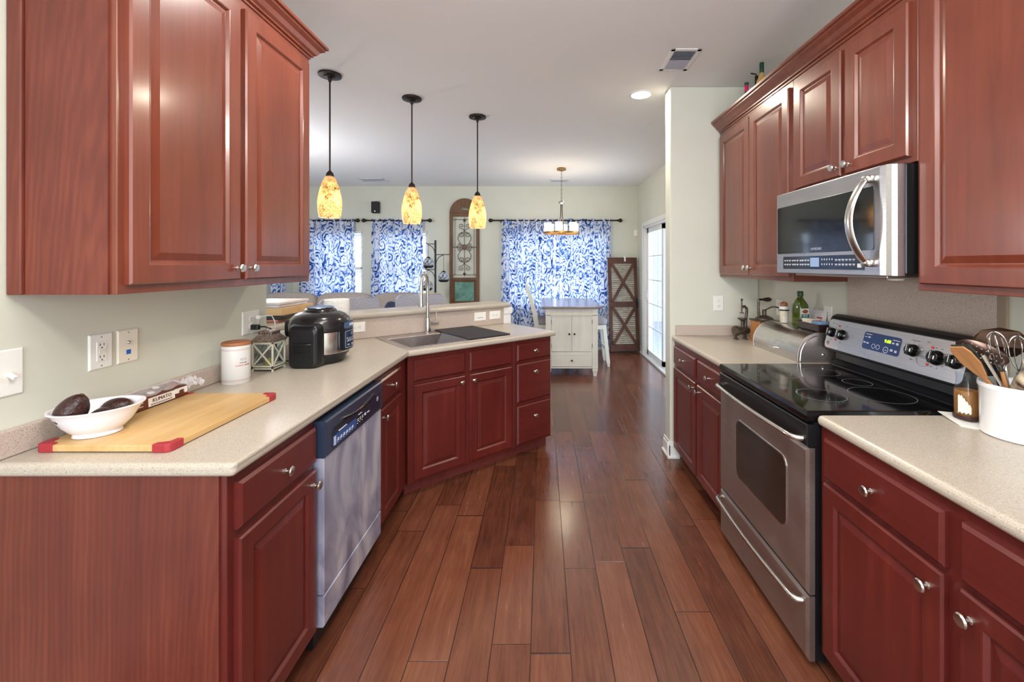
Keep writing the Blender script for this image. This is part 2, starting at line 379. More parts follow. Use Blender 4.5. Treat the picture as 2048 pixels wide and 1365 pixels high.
def cut(o, cutters):
    for c in cutters:
        m = o.modifiers.new('cut', 'BOOLEAN'); m.operation = 'DIFFERENCE'; m.object = c; m.solver = 'EXACT'
    bpy.context.view_layer.update(); bake(o)
    for c in cutters: bpy.data.objects.remove(c)
    return o
def cutter(a, b, M=None):
    g = G()
    if M: g.X = M
    return g.box(a, b).build('c', WHITE)
# ================= the room =================
LW = -1.53; RW = 1.68; ST = 3.31; BW = 7.525; FLX = -4.40      # left kitchen wall, right wall, stub, back wall, far left wall
struct('floor', G().box((FLX-0.3, -3.0, FZ-0.05), (RW+0.2, BW+0.2, FZ)), FLOOR)
struct('ceiling', G().box((FLX-0.3, -3.0, CZ), (RW+0.2, BW+0.2, CZ+0.1)), CEIL)
struct('wall_left', G().box((LW-0.12, -3.0, FZ), (LW, 2.364, CZ)), PAINT)
struct('wall_right', G().box((RW, -3.0, FZ), (RW+0.14, ST+0.14, CZ)), PAINT)
struct('wall_stub', G().box((0.99, ST, FZ), (RW, ST+0.135, CZ)), PAINT, bevel=0.012, seg=3)
wb = struct('wall_back', G().box((FLX-0.14, BW, FZ), (RW+0.14, BW+0.14, CZ)), PAINT)
WINS = [(-4.05, -3.18, 0.75, 2.06), (-2.88, -2.03, 0.75, 2.06), (-0.62, 1.12, 0.75, 2.06)]
cut(wb, [cutter((a, BW-0.1, c), (b, BW+0.3, d)) for a, b, c, d in WINS])
DY0, DY1, DZ = 5.25, 7.08, 2.09
wr = struct('wall_dining', G().box((RW, ST+0.14, FZ), (RW+0.14, BW, CZ)), PAINT)
cut(wr, [cutter((RW-0.1, DY0, FZ-0.1), (RW+0.3, DY1, DZ))])
struct('wall_far_left', G().box((FLX-0.14, 2.0, FZ), (FLX, BW, CZ)), PAINT)
# baseboards
def baseboard(name, x0, y0, x1, y1, nx, ny):
    """runs from p0 to p1, thickness towards (nx, ny)"""
    t = 0.014
    g = G()
    for dz0, dz1, tt in ((0, 0.02, 0.026), (0.02, 0.10, t), (0.10, 0.125, 0.008)):
        a = (min(x0, x1, x0+nx*tt, x1+nx*tt), min(y0, y1, y0+ny*tt, y1+ny*tt), FZ+dz0)
        b = (max(x0, x1, x0+nx*tt, x1+nx*tt), max(y0, y1, y0+ny*tt, y1+ny*tt), FZ+dz1)
        g.box(a, b)
    return struct(name, g, TRIM, bevel=0.003)
baseboard('baseboard_stub_end', 0.99, ST-0.014, 0.99, ST+0.149, -1, 0)
baseboard('baseboard_stub_front', 0.964, ST, 1.06, ST, 0, -1)
baseboard('baseboard_back', FLX, BW, RW, BW, 0, -1)
baseboard('baseboard_dining', RW, ST+0.14, RW, DY0-0.08, -1, 0)
baseboard('baseboard_corner', RW, DY1+0.08, RW, BW-0.03, -1, 0)

# windows: frame, two sashes of glass, white slatted blind
for k, (a, b, c, d) in enumerate(WINS):
    g = G(); t = 0.045
    for q in ((a, a+t, c, d), (b-t, b, c, d), (a, b, c, c+t), (a, b, d-t, d), (a, b, (c+d)/2-0.02, (c+d)/2+0.02)):
        g.box((q[0], BW+0.05, q[2]), (q[1], BW+0.11, q[3]))
    w = struct('window_%d' % (k+1), g, TRIM)
    p = G().box((a+t, BW+0.078, c+t), (b-t, BW+0.082, d-t)).build('pane', PANE, w)
    bl = G(); n = 30
    for i in range(n):
        z = c+0.03+(d-c-0.06)*i/(n-1)
        bl.at(((a+b)/2, BW+0.028, z), rx=0.5).box((-(b-a)/2+0.01, -0.022, -0.001), ((b-a)/2-0.01, 0.022, 0.001))
    bl.at().box((a+0.01, BW+0.008, d-0.04), (b-0.01, BW+0.048, d))
    tag(bl.build('window_blind', TRIM), ['white slatted blind behind the left paisley curtain', 'white slatted blind showing beside the curtain under the speaker', 'white slatted blind behind the wide dining curtain'][k], 'blind', 'white slatted window blinds')
# sliding patio door in the dining wall
g = G(); cs = 0.07
g.box((RW-0.018, DY0-cs, FZ), (RW, DY0, DZ+cs)); g.box((RW-0.018, DY1, FZ), (RW, DY1+cs, DZ+cs)); g.box((RW-0.018, DY0, DZ), (RW, DY1, DZ+cs))
g.box((RW, DY0, FZ), (RW+0.14, DY0+0.03, DZ)); g.box((RW, DY1-0.03, FZ), (RW+0.14, DY1, DZ)); g.box((RW, DY0, DZ-0.03), (RW+0.14, DY1, DZ)); g.box((RW-0.03, DY0, FZ), (RW+0.14, DY1, FZ+0.03))
door = struct('door_1', g, TRIM, bevel=0.003)
dm = (DY0+DY1)/2
for nm, y0, y1, x in (('sash', dm-0.05, DY1-0.03, RW+0.05), ('sash', DY0+0.03, dm+0.05, RW+0.09)):
    g = G(); t = 0.075; z0, z1 = FZ+0.03, DZ-0.03
    g.box((x, y0, z0), (x+0.035, y0+t, z1)); g.box((x, y1-t, z0), (x+0.035, y1, z1)); g.box((x, y0, z0), (x+0.035, y1, z0+t)); g.box((x, y0, z1-t), (x+0.035, y1, z1))
    sa = g.build('sash', TRIM, door)
    G().box((x+0.016, y0+t, z0+t), (x+0.019, y1-t, z1-t)).build('pane', PANE, sa)
    gg = G()
    for i in range(1, 5): zz = z0+t+(z1-z0-2*t)*i/5; gg.box((x+0.012, y0+t, zz-0.006), (x+0.024, y1-t, zz+0.006))
    for i in range(1, 3): yy = y0+t+(y1-y0-2*t)*i/3; gg.box((x+0.012, yy-0.006, z0+t), (x+0.024, yy+0.006, z1-t))
    gg.build('muntin', TRIM, sa)
G().box((RW+0.03, DY1-0.085, 0.88), (RW+0.05, DY1-0.055, 1.06)).box((RW+0.015, DY1-0.08, 0.93), (RW+0.03, DY1-0.06, 1.0)).build('handle', TRIM, door, bevel=0.004)
# outside: pale patio slab, fence
struct('patio_ground', G().box((RW+0.3, 3.0, FZ-0.2), (8, 12, FZ-0.1)), plain('pale_patio', C(206, 214, 226), 0.8))

# ================= cabinets =================
def knob(parent, x, y, z):
    g = G().lathe([(0.0085, 0), (0.0085, 0.003), (0.005, 0.006), (0.0045, 0.014), (0.008, 0.018), (0.015, 0.021), (0.0165, 0.025), (0.0135, 0.029), (0.004, 0.0305)], n=18, ax='y', c=(0, 0, 0))
    # lathe grows towards +y: mirror to -y
    g.v = [(a+x, y-b, c+z) for a, b, c in g.v]
    return g.build('knob', NICKEL, parent)
def dprof(w): return [(0, 0), (0, -0.014), (0.005, -0.020), (w, -0.020), (w+0.004, -0.019), (w+0.012, -0.0095), (w+0.016, -0.0095), (w+0.040, -0.0165), (w+0.044, -0.0165)]
def cdoor(parent, x0, x1, z0, z1, kx=None, kz=None, m=None, fw=0.052, lab=None):
    d = G().panel(x0, x1, z0, z1, dprof(fw)).build('door', m or CHERRY, parent)
    if kx is not None: k = knob(d, kx, -0.020, kz); k.location = (0, 0, 0)
    return d
def cdrawer(parent, x0, x1, z0, z1, kn=True, m=None, name='drawer'):
    d = G().panel(x0, x1, z0, z1, [(0, 0), (0, -0.012), (0.009, -0.020), (0.011, -0.020)]).build(name, m or CHERRYH, parent)
    if kn: k = knob(d, (x0+x1)/2, -0.020, (z0+z1)/2); k.location = (0, 0, 0)
    return d
def frame(parent, w, d, z0, z1, openings, m, veneer=None, side=None):
    """carcass box with a face frame; front plane y=0 facing -y"""
    g = G().box((0, 0.0, z0), (w, d, z1))
    return g.build('carcass', m, parent, bevel=0.0015, seg=1)
def kick(parent, w, d, y0=0.06, z1=0.05, x0=0.0):
    return G().box((x0, y0, FZ), (w, d, z1)).build('toe_kick', KICK, parent)

# ---- left run, faces +X (local x = +Y) ----
BD = 0.645
def left(name, label, y0, z=FZ, x=-0.878, grp=None, cat='cabinet'): return thing(name, label, cat, (x, y0, z), PI/2, grp, zabs=True)
c1 = left('base_cabinet', 'cherry base cabinet at the near end of the left worktop, under the chopping board', 1.187)
frame(c1, 0.448, BD, 0.045, 0.876, None, CHERRY)
G().box((-0.006, 0.018, FZ), (0.0, BD, 0.876)).build('end_panel', VENEER, c1)
kick(c1, 0.448, BD)
cdrawer(c1, 0.026, 0.438, 0.707, 0.842)
cdoor(c1, 0.026, 0.438, 0.068, 0.682, 0.408, 0.635)
c2 = left('base_cabinet', 'narrow cherry base cabinet between the dishwasher and the sink corner', 2.226)
G().prism([(0, 0), (0.509, 0), (0.60, 0.12), (0.60, BD), (0, BD)], 0.045, 0.876).build('carcass', CHERRY, c2)
G().box((0, 0.06, FZ), (0.50, BD, 0.045)).build('toe_kick', KICK, c2)
cdrawer(c2, 0.052, 0.37, 0.707, 0.842); cdoor(c2, 0.052, 0.37, 0.068, 0.682, 0.075, 0.635, fw=0.05)
# ---- peninsula: local x along (.760,.650) ----
PA = math.atan2(0.650, 0.760); PO = (-0.846, 2.697)
def pen(x, y=0.0):
    return (PO[0]+0.760*x-0.650*y, PO[1]+0.650*x+0.760*y)
o = pen(0.012, 0.045)
c3 = thing('sink_base_cabinet', 'cherry sink cabinet with two doors and two false drawer fronts below the sink', 'cabinet', (o[0], o[1], FZ), PA, None, True)
G().box((0, 0, 0.045), (0.846, 0.022, 0.876)).box((0, 0.022, 0.045), (0.018, 0.57, 0.876)).box((0.828, 0.022, 0.045), (0.846, 0.57, 0.876)).box((0.018, 0.022, 0.045), (0.828, 0.57, 0.06)).box((0.018, 0.56, 0.06), (0.828, 0.57, 0.876)).build('carcass', CHERRY, c3, bevel=0.0015, seg=1); G().box((0.0, 0.055, FZ), (0.846, 0.57, 0.045)).build('toe_kick', KICK, c3)
for a, b, k in ((0.036, 0.412, 0.384), (0.452, 0.818, 0.480)):
    cdrawer(c3, a, b, 0.707, 0.842, kn=False, name='false_drawer_front'); cdoor(c3, a, b, 0.068, 0.682, k, 0.640)
o = pen(0.860, 0.045)
c4 = thing('drawer_cabinet', 'cherry cabinet of three drawers at the free end of the peninsula', 'cabinet', (o[0], o[1], FZ), PA, None, True)
frame(c4, 0.380, 0.57, 0.045, 0.876, None, CHERRY); G().box((0.0, 0.055, FZ), (0.375, 0.57, 0.045)).build('toe_kick', KICK, c4)
for a, b in ((0.714, 0.842), (0.392, 0.688), (0.066, 0.362)):
    d_ = cdrawer(c4, 0.024, 0.366, a, b, kn=False); k = knob(d_, 0.195, -0.02, (a+b)/2 if a > 0.6 else b-0.075 if a > 0.3 else b-0.10); k.location = (0, 0, 0)

# ---- right run, faces -X (local x = -Y) ----
def right(name, label, y0, x=1.022, z=FZ, grp=None, cat='cabinet'): return thing(name, label, cat, (x, y0, z), -PI/2, grp, zabs=True)
RD = RW-1.022-0.003
c5 = right('base_cabinet', 'cherry base cabinet with two drawers over two doors beyond the range', ST-0.01)
w5 = ST-0.01-2.350; frame(c5, w5, RD, 0.045, 0.876, None, CHERRY); kick(c5, w5, RD)
for a, b, k in ((0.035, 0.490, 0.452), (0.525, 0.938, 0.560)):
    cdrawer(c5, a, b, 0.707, 0.842); cdoor(c5, a, b, 0.068, 0.682, k, 0.640)
c6 = right('base_cabinet', 'cherry base cabinet on the near side of the range, below the crock worktop', 1.563)
frame(c6, 1.03, RD, 0.045, 0.876, None, CHERRY); kick(c6, 1.03, RD)
for a, b, k in ((0.035, 0.492, 0.455), (0.535, 0.99, 0.565)):
    cdrawer(c6, a, b, 0.700, 0.842); cdoor(c6, a, b, 0.068, 0.682, k, 0.628)
c7 = right('base_cabinet', 'cherry base cabinet at the cut-off edge of the picture', 0.53)
frame(c7, 0.60, RD, 0.045, 0.876, None, CHERRY); kick(c7, 0.60, RD); cdrawer(c7, 0.03, 0.57, 0.7, 0.842); cdoor(c7, 0.03, 0.57, 0.068, 0.682, 0.53, 0.63)

# ---- upper cabinets ----
def crown(parent, x0, x1, d, z0, h, l0, l1, pr, m):
    """lofted crown moulding round a cabinet; l0/l1 = return at the ends"""
    prof = [(-0.02, 0), (0.006, 0), (0.006, 0.12), (0.016, 0.16), (0.016, 0.24), (0.028, 0.34), (0.040, 0.55), (0.058, 0.70), (0.058, 0.80), (0.070, 0.84), (0.070, 1.0), (0.05, 1.0)]
    rs = []
    for o_, t in prof:
        q = o_*pr/0.07; z = z0+h*t
        rs.append([(x0-(q if l0 else 0), -q, z), (x1+(q if l1 else 0), -q, z), (x1+(q if l1 else 0), d, z), (x0-(q if l0 else 0), d, z)])
    return G().rings(rs).build('crown_moulding', m, parent)
UL = left('wall_cabinet', 'cherry double-door wall cabinet over the left worktop, crowned', 1.228, 1.375, x=-1.225)
ULW = 2.2376-1.228; UD = 0.302
frame(UL, ULW, UD, 1.375, 2.56, None, UPPER)
G().box((-0.006, 0.02, 1.375), (0, UD-0.045, 2.56)).build('end_panel', VENEER, UL)
G().box((-0.014, UD-0.042, 1.375), (0, UD, 2.56)).build('scribe_strip', VENEER, UL, bevel=0.003)
cdoor(UL, 0.022, 0.478, 1.402, 2.505, 0.455, 1.448, UPPER, fw=0.058); cdoor(UL, 0.510, 0.982, 1.402, 2.505, 0.533, 1.448, UPPER, fw=0.058)
crown(UL, 0, ULW, UD, 2.54, 0.09, True, True, 0.07, UPPER)
def upper(label, y0, w, z0, z1, doors, x=1.375, cz=2.475):
    c = right('wall_cabinet', label, y0, x=x, z=z0)
    frame(c, w, RW-x-0.003, z0, cz+0.02, None, UPPER)
    for a, b, k in doors: cdoor(c, a, b, z0+0.024, 2.441, k, z0+0.072 if z0 < 1.5 else z0+0.066, UPPER, fw=0.058)
    return c
UY = ST-0.008
u1 = upper('tall cherry wall cabinet with two doors between the pale stub wall and the microwave', UY, UY-2.338, 1.368, 2.46, [(0.034, 0.494, 0.468), (0.502, 0.944, 0.528)])
u2 = upper('short cherry wall cabinet with two doors directly above the microwave', 2.337, 2.337-1.563, 1.842, 2.46, [(0.030, 0.392, 0.366), (0.420, 0.750, 0.446)])
u3 = upper('tall cherry wall cabinet on the near side of the microwave', 1.562, 0.96, 1.368, 2.46, [(0.025, 0.47, None), (0.49, 0.935, None)])
for c_, w_ in ((u1, UY-2.338), (u2, 2.337-1.563), (u3, 0.96)):
    crown(c_, 0, w_, RW-1.375-0.003, 2.475, 0.09, False, False, 0.07, UPPER)

# ================= worktops =================
XN = -0.846
e0 = pen(1.265, 0.0); e1 = pen(1.265, 0.665)
poly = [(LW+0.001, 1.168), (XN, 1.168), PO, e0, e1, (LW+0.001, pen((LW+0.001+0.846+0.43225)/0.76, 0.665)[1])]
ct = G().prism(poly, 0.876, 0.914).build('worktop', COUNTER)
M = Matrix.Translation((PO[0], PO[1], 0)) @ Matrix.Rotation(PA, 4, 'Z')
cut(ct, [cutter((0.045, 0.085, 0.8), (0.815, 0.52, 1.0), M)])
b_ = ct.modifiers.new('bevel', 'BEVEL'); b_.width = 0.017; b_.segments = 4; b_.limit_method = 'ANGLE'; b_.angle_limit = 1.0
tag(ct, 'speckled beige worktop running along the left wall and round the sink peninsula', 'worktop')
def slab(name, label, cat, a, b, m, bev=0.004):
    return tag(G().box(a, b).build(name, m, bevel=bev), label, cat)
bs_ = G().box((LW+0.001, 1.17, 0.9145), (LW+0.020, 2.98, 0.992)).build('backsplash', SPLASH, bevel=0.004)
tag(bs_, 'low speckled backsplash strip along the left wall', 'backsplash')
# right worktops
r1 = tag(G().box((1.000, 2.350, 0.876), (RW-0.002, ST-0.002, 0.914)).build('worktop', COUNTER, bevel=0.017, seg=4), 'speckled beige worktop beyond the range, under the bread box', 'worktop')
tag(G().box((1.03, ST-0.022, 0.9145), (RW-0.003, ST-0.002, 0.992)).box((RW-0.022, 2.352, 0.9145), (RW-0.003, ST-0.022, 0.992)).build('backsplash', SPLASH, bevel=0.003), 'low speckled backsplash strip across the stub wall and behind the bread box', 'backsplash')
r2 = tag(G().box((1.000, -0.25, 0.876), (RW-0.002, 1.562, 0.914)).build('worktop', COUNTER, bevel=0.017, seg=4), 'speckled beige worktop on the near side of the range, under the utensil crock', 'worktop')
tag(G().box((RW-0.022, -0.25, 0.9145), (RW-0.003, 1.53, 0.992)).build('backsplash', SPLASH, bevel=0.003), 'low speckled backsplash strip on the wall behind the utensil crock', 'backsplash')
tag(G().box((RW-0.012, 1.565, 0.93), (RW-0.001, 2.335, 1.417)).build('splash_panel', SPLASH, bevel=0.002), 'tall speckled splashback panel on the wall between range and microwave', 'splashback')
tag(G().box((RW-0.013, 1.535, 0.93), (RW-0.001, 1.563, 1.417)).build('splash_trim', plain('tan_trim', C(150, 132, 112), 0.5)), 'narrow tan edge strip beside the tall splashback panel', 'trim')

# half wall of the bar, splash and bar top
hw = [pen(-0.36, 0.69), pen(1.20, 0.69), pen(1.20, 0.80), pen(-0.30, 0.80)]
hwp = [(LW-0.02, 2.366), (LW-0.02, 2.99), pen(1.20, 0.672), pen(1.20, 0.79), (LW-0.12, 3.13), (LW-0.12, 2.366)]
struct('wall_bar', G().prism(hwp, FZ, 1.065), PAINT)
q0 = pen((LW-0.019+0.846+0.43225)/0.76, 0.665)
tag(G().prism([pen(-0.33, 0.662), pen(1.20, 0.662), pen(1.20, 0.672), pen(-0.33, 0.672)], 0.916, 1.064).build('bar_splashback', SPLASH), 'speckled splashback panel under the raised bar, behind the sink tap', 'splashback')
g = G().prism([pen(1.202, 0.662), pen(1.285, 0.662), pen(1.285, 0.81), pen(1.202, 0.81)], FZ, 1.00)
g.prism([pen(1.202, 0.652), pen(1.297, 0.652), pen(1.297, 0.82), pen(1.202, 0.82)], 1.005, 1.064); g.prism([pen(1.202, 0.657), pen(1.291, 0.657), pen(1.291, 0.815), pen(1.202, 0.815)], 1.0, 1.006)
struct('trim_bar_end', g, TRIM)
bp_ = [(-1.575, 2.368), (-1.565, 2.60), (-1.545, 2.76), pen(-0.27, 0.63), pen(1.235, 0.63), pen(1.29, 0.66), pen(1.29, 0.90), pen(1.25, 0.945), pen(0.1, 0.945), (-1.90, 3.02), (-1.93, 2.85), (-1.93, 2.368)]
tag(G().prism(bp_, 1.066, 1.104).build('raised_counter', COUNTER, bevel=0.017, seg=4, angle=1.0), 'raised speckled bar counter behind the sink and the multicooker', 'bar counter')
# ================= appliances =================
def rrect(x0, x1, z0, z1, r, n=5):
    p = []
    for cx, cz, a0 in ((x1-r, z0+r, -PI/2), (x1-r, z1-r, 0), (x0+r, z1-r, PI/2), (x0+r, z0+r, PI)):
        for i in range(n+1): a = a0+PI/2*i/n; p.append((cx+r*math.cos(a), cz+r*math.sin(a)))
    return p
def rpanel(g, x0, x1, z0, z1, r, y0, y1, inset=0.0, n=5):
    """rounded rectangle plate in xz from depth y0 (back) to y1 (front, smaller y)"""
    rs = [[(x, y0, z) for x, z in rrect(x0, x1, z0, z1, r, n)]]
    if inset: rs.append([(x, y1+inset, z) for x, z in rrect(x0, x1, z0, z1, r, n)])
    rs.append([(x, y1, z) for x, z in rrect(x0+inset, x1-inset, z0+inset, z1-inset, max(r-inset, 0.0005), n)])
    return g.rings(rs)
WHT = plain('print_white', C(235, 238, 245), 0.5); RED = plain('indicator_red', C(205, 40, 50), 0.4); GREY = plain('print_grey', C(92, 92, 100), 0.5)
LEDG = plain('clock_digits', C(190, 255, 20), 0.5, emit=C(170, 255, 20), es=2.0)
BLUEP = plain('panel_blue', C(52, 88, 150), 0.18)

# ---- dishwasher ----
dw = left('dishwasher', 'stainless dishwasher with a dark control strip in the left cabinet run', 1.640, x=-0.84, cat='dishwasher')
w = 0.580
G().box((0.006, 0.045, FZ+0.01), (w-0.006, 0.62, 0.868)).build('tub', BLACKS, dw)
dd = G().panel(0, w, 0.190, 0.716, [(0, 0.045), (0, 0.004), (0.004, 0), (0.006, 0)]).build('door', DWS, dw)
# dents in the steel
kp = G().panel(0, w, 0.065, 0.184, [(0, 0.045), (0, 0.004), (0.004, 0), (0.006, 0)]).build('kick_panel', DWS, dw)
cp = G().panel(-0.001, w+0.001, 0.716, 0.858, [(0, 0.045), (0, -0.002), (0.006, -0.008), (0.008, -0.008)]).build('control_panel', plain('dw_panel', C(44, 54, 74), 0.22, coat=0.3), dw)
g = G(); rpanel(g, 0.045, w-0.04, 0.734, 0.812, 0.012, -0.0075, -0.0092); g.build('key_area', NAVYP, cp)
g = G().tube([(0.13+0.34*i/12, -0.009, 0.822-0.018*math.sin(PI*i/12)) for i in range(13)], 0.006, 6); g.build('pocket_handle', BLACKG, cp)
g = G().box((0.07, -0.0105, 0.802), (0.19, -0.009, 0.812)); g.box((0.36, -0.0105, 0.788), (0.40, -0.009, 0.806)); g.build('vent_slot', SLOT, cp)
g = G(); rpanel(g, 0.052, 0.262, 0.738, 0.778, 0.006, -0.009, -0.0104); g.build('blue_key_strip', BLUEP, cp)
g = G(); 
for i in range(6): g.box((0.058, -0.0112, 0.741+i*0.006), (0.074, -0.0100, 0.744+i*0.006))
for i in range(6):
    x = 0.084+i*0.026
    g.box((x, -0.0112, 0.750), (x+0.016, -0.0100, 0.754)).box((x+0.003, -0.0112, 0.757), (x+0.017, -0.0100, 0.7595)).box((x+0.002, -0.0112, 0.743), (x+0.006, -0.0100, 0.7455))
for i in range(3):
    x = 0.272+i*0.024; g.box((x, -0.0112, 0.758), (x+0.013, -0.0092, 0.762)).box((x, -0.0112, 0.766), (x+0.013, -0.0092, 0.769)).box((x, -0.0112, 0.748), (x+0.004, -0.0092, 0.751))
g.box((0.285, -0.0112, 0.783), (0.32, -0.0092, 0.7855)).box((0.10, -0.0112, 0.783), (0.17, -0.0092, 0.786)).box((0.352, -0.0112, 0.758), (0.364, -0.0092, 0.768)).box((0.382, -0.0112, 0.760), (0.405, -0.0092, 0.764))
g.build('printed_keys', WHT, cp)
g = G()
for i in range(3): g.box((0.270+i*0.024, -0.0106, 0.753), (0.289+i*0.024, -0.0090, 0.777))
g.build('button', BLACKG, cp)
def roundel(parent, x, y, z, r, m, txt='GE'):
    g = G(); n = 24
    rs = [[(x+q*math.cos(2*PI*i/n), y-0.0008, z+q*math.sin(2*PI*i/n)) for i in range(n)] for q in (r, r*0.84)]
    g.rings(rs, False, False); o = g.build('emblem_ring', m, parent); o.location = (0, 0, 0)
    t = text(txt, r*0.95, parent, m, (x, y-0.0008, z), name='emblem_letters'); t.location = (0, 0, 0)
roundel(cp, 0.505, -0.0095, 0.788, 0.012, WHT)

# ---- range ----
X0 = 0.975
rg = thing('electric_range', 'stainless electric range with a black ceramic hob in the right run', 'range', (X0, 2.345, FZ), -PI/2, None, True)
w = 0.775; D = RW-X0-0.012
g = G().box((0.004, 0.028, 0.0), (w-0.004, D, 0.885)); g.build('body', BLACKS, rg)
g = G()
for x in (0.05, w-0.05): g.lathe([(0.02, FZ), (0.02, 0.01)], (x, 0.08, 0)).lathe([(0.02, FZ), (0.02, 0.01)], (x, 0.6, 0))
g.build('levelling_feet', BLACKM, rg)
od = G().panel(0, w, 0.245, 0.785, [(0, 0.028), (0, 0.008), (0.012, 0), (0.014, 0)]).build('oven_door', STEELD, rg)
g = G(); rpanel(g, 0.200, 0.645, 0.400, 0.695, 0.045, -0.0005, -0.003, 0.0015, 8); o = g.build('window_frame', CHROME, od)
g = G(); rpanel(g, 0.206, 0.639, 0.406, 0.689, 0.040, -0.003, -0.0042, 0.0008, 8); o = g.build('window_glass', plain('oven_glass', C(38, 32, 30), 0.12, coat=0.5), od)
g = G(); 
def bowhandle(g, x0, x1, z, yo, r, dz=0):
    pts = [(x0, 0.0, z), (x0+0.004, -yo*0.55, z), (x0+0.022, -yo*0.95, z)]
    for i in range(9): t = i/8; pts.append((x0+0.05+(x1-x0-0.10)*t, -yo-0.012*math.sin(PI*t), z+dz*math.sin(PI*t)))
    pts += [(x1-0.022, -yo*0.95, z), (x1-0.004, -yo*0.55, z), (x1, 0.0, z)]
    return g.tube(pts, r, 12)
bowhandle(g, 0.03, w-0.03, 0.812, 0.038, 0.0115); g.build('handle', NICKEL, od)
G().panel(0, w, 0.790, 0.872, [(0, 0.028), (0, 0.002), (0.004, -0.002), (0.006, -0.002)]).build('vent_trim', BLACKS, rg)
g = G()
for z in (0.845, 0.857): g.box((0.02, -0.004, z), (w-0.02, -0.001, z+0.003))
g.build('trim_rib', DARKP, rg)
dr = G().panel(0, w, 0.0, 0.237, [(0, 0.028), (0, 0.008), (0.012, 0), (0.014, 0)]).build('storage_drawer', STEELD, rg)
g = G(); bowhandle(g, 0.03, w-0.03, 0.205, 0.036, 0.0115); g.build('handle', NICKEL, dr)
# cooktop
g = G().panel(0, 1, 0, 1, [(0, 0), (0, 0)]) if False else G()
ct_ = G(); rs = []
for ins, z in ((0.004, 0.880), (0.0, 0.886), (-0.002, 0.905), (0.004, 0.918), (0.012, 0.920)):
    rs.append([(0+ins, 0.0+ins-0.002, z), (w-ins, 0.0+ins-0.002, z), (w-ins, D-0.09, z), (0+ins, D-0.09, z)])
hob = ct_.rings(rs).build('hob_glass', BLACKG, rg)
def ringdisc(g, cx, cy, z, r, t=0.0022, n=56):
    g.rings([[(cx+q*math.cos(2*PI*i/n), cy+q*math.sin(2*PI*i/n), z) for i in range(n)] for q in (r, r-t)], False, False)
g = G()
for cx, cy, r in ((0.205, 0.19, 0.115), (0.205, 0.19, 0.075), (0.195, 0.43, 0.080), (0.385, 0.47, 0.058), (0.575, 0.18, 0.090), (0.575, 0.43, 0.115)):
    ringdisc(g, cx, cy, 0.9208, r)
g.build('burner_ring', plain('burner_print', C(140, 140, 146), 0.3), hob)
# backguard
g = G(); prof = [(D-0.100, 0.920), (D-0.085, 0.930), (D-0.062, 0.950), (D-0.055, 1.000), (D-0.115, 1.000), (D-0.125, 1.006), (D-0.122, 1.020), (D-0.085, 1.170), (D-0.075, 1.182), (D-0.055, 1.192), (D-0.02, 1.190), (D-0.002, 1.178), (D, 1.0), (D, 0.88)]
g.rings([[(x, y, z) for y, z in prof] for x in (0, w)]); g.build('backguard', BLACKS, rg, bevel=0.006, seg=2, angle=1.2)
tilt = math.atan2(0.037, 0.150)
bf = G(); 
Mf = Matrix.Translation((0, D-0.1235, 1.013)) @ Matrix.Rotation(-tilt, 4, 'X')
bf.X = Mf; rpanel(bf, 0.004, w-0.004, 0.0, 0.158, 0.024, 0.001, -0.002, 0.001)
face = bf.build('control_fascia', STEEL, rg)
def fX(g): g.X = Mf; return g
def fk(x, z, r=0.024):
    g = fX(G()); g.lathe([(r*1.06, -0.002), (r*1.06, -0.006), (r, -0.008), (r*0.92, -0.022), (r*0.84, -0.026), (0.002, -0.0265)], (x, 0, z), 28, 'y')
    g.box((x-0.006, -0.034, z-r*0.86), (x+0.006, -0.02, z+r*0.86))
    k = g.build('control_knob', BLACKG, face, bevel=0.0015); k.location = (0, 0, 0)
    g = fX(G()); g.box((x-0.001, -0.0345, z-r*0.3), (x+0.001, -0.0338, z+r*0.8)).box((x+0.008, -0.0268, z-0.008), (x+0.013, -0.0262, z+0.006)); q = g.build('pointer', WHT, k); q.location = (0, 0, 0)
for x, z, r in ((0.045, 0.085, 0.024), (0.118, 0.083, 0.026), (0.545, 0.088, 0.025), (0.655, 0.080, 0.028), (0.732, 0.082, 0.026)): fk(x, z, r)
g = fX(G()); rpanel(g, 0.268, 0.482, 0.045, 0.128, 0.014, -0.0019, -0.0042, 0.0008); dp = g.build('display', plain('range_display', C(38, 58, 104), 0.12, coat=0.4), face); dp.location = (0, 0, 0)
g = fX(G()); n = 20
for cx, cz, r in ((0.338, 0.066, 0.011), (0.364, 0.066, 0.011), (0.410, 0.062, 0.0145)):
    g.rings([[(cx+q*math.cos(2*PI*i/n), -0.0046, cz+q*math.sin(2*PI*i/n)) for i in range(n)] for q in (r, r*0.86)], False, False)
for x, z, a, b in ((0.280, 0.116, 0.036, 0.003), (0.276, 0.102, 0.013, 0.004), (0.296, 0.101, 0.014, 0.007), (0.273, 0.073, 0.014, 0.007), (0.293, 0.072, 0.014, 0.008), (0.438, 0.112, 0.038, 0.004), (0.436, 0.096, 0.013, 0.008), (0.458, 0.094, 0.013, 0.009), (0.434, 0.062, 0.014, 0.012), (0.458, 0.060, 0.012, 0.012), (0.404, 0.060, 0.012, 0.004)):
    for q in range(int(max(1, round(b/0.0035)))): g.box((x, -0.0048, z+q*0.0036), (x+a, -0.0043, z+q*0.0036+0.0021))
q = g.build('printed_keys', WHT, dp); q.location = (0, 0, 0)
def ftext(s_, size, par, m, x, z, y=-0.0048, name='lettering'):
    t = text(s_, size, par, m, (0, 0, 0), rx=0, name=name)
    t.data.transform(Mf @ Matrix.Translation((x, y, z)) @ Matrix.Rotation(PI/2, 4, 'X')); t.location = (0, 0, 0); return t
ftext('9:08', 0.021, dp, LEDG, 0.412, 0.101, name='clock')
g = fX(G())
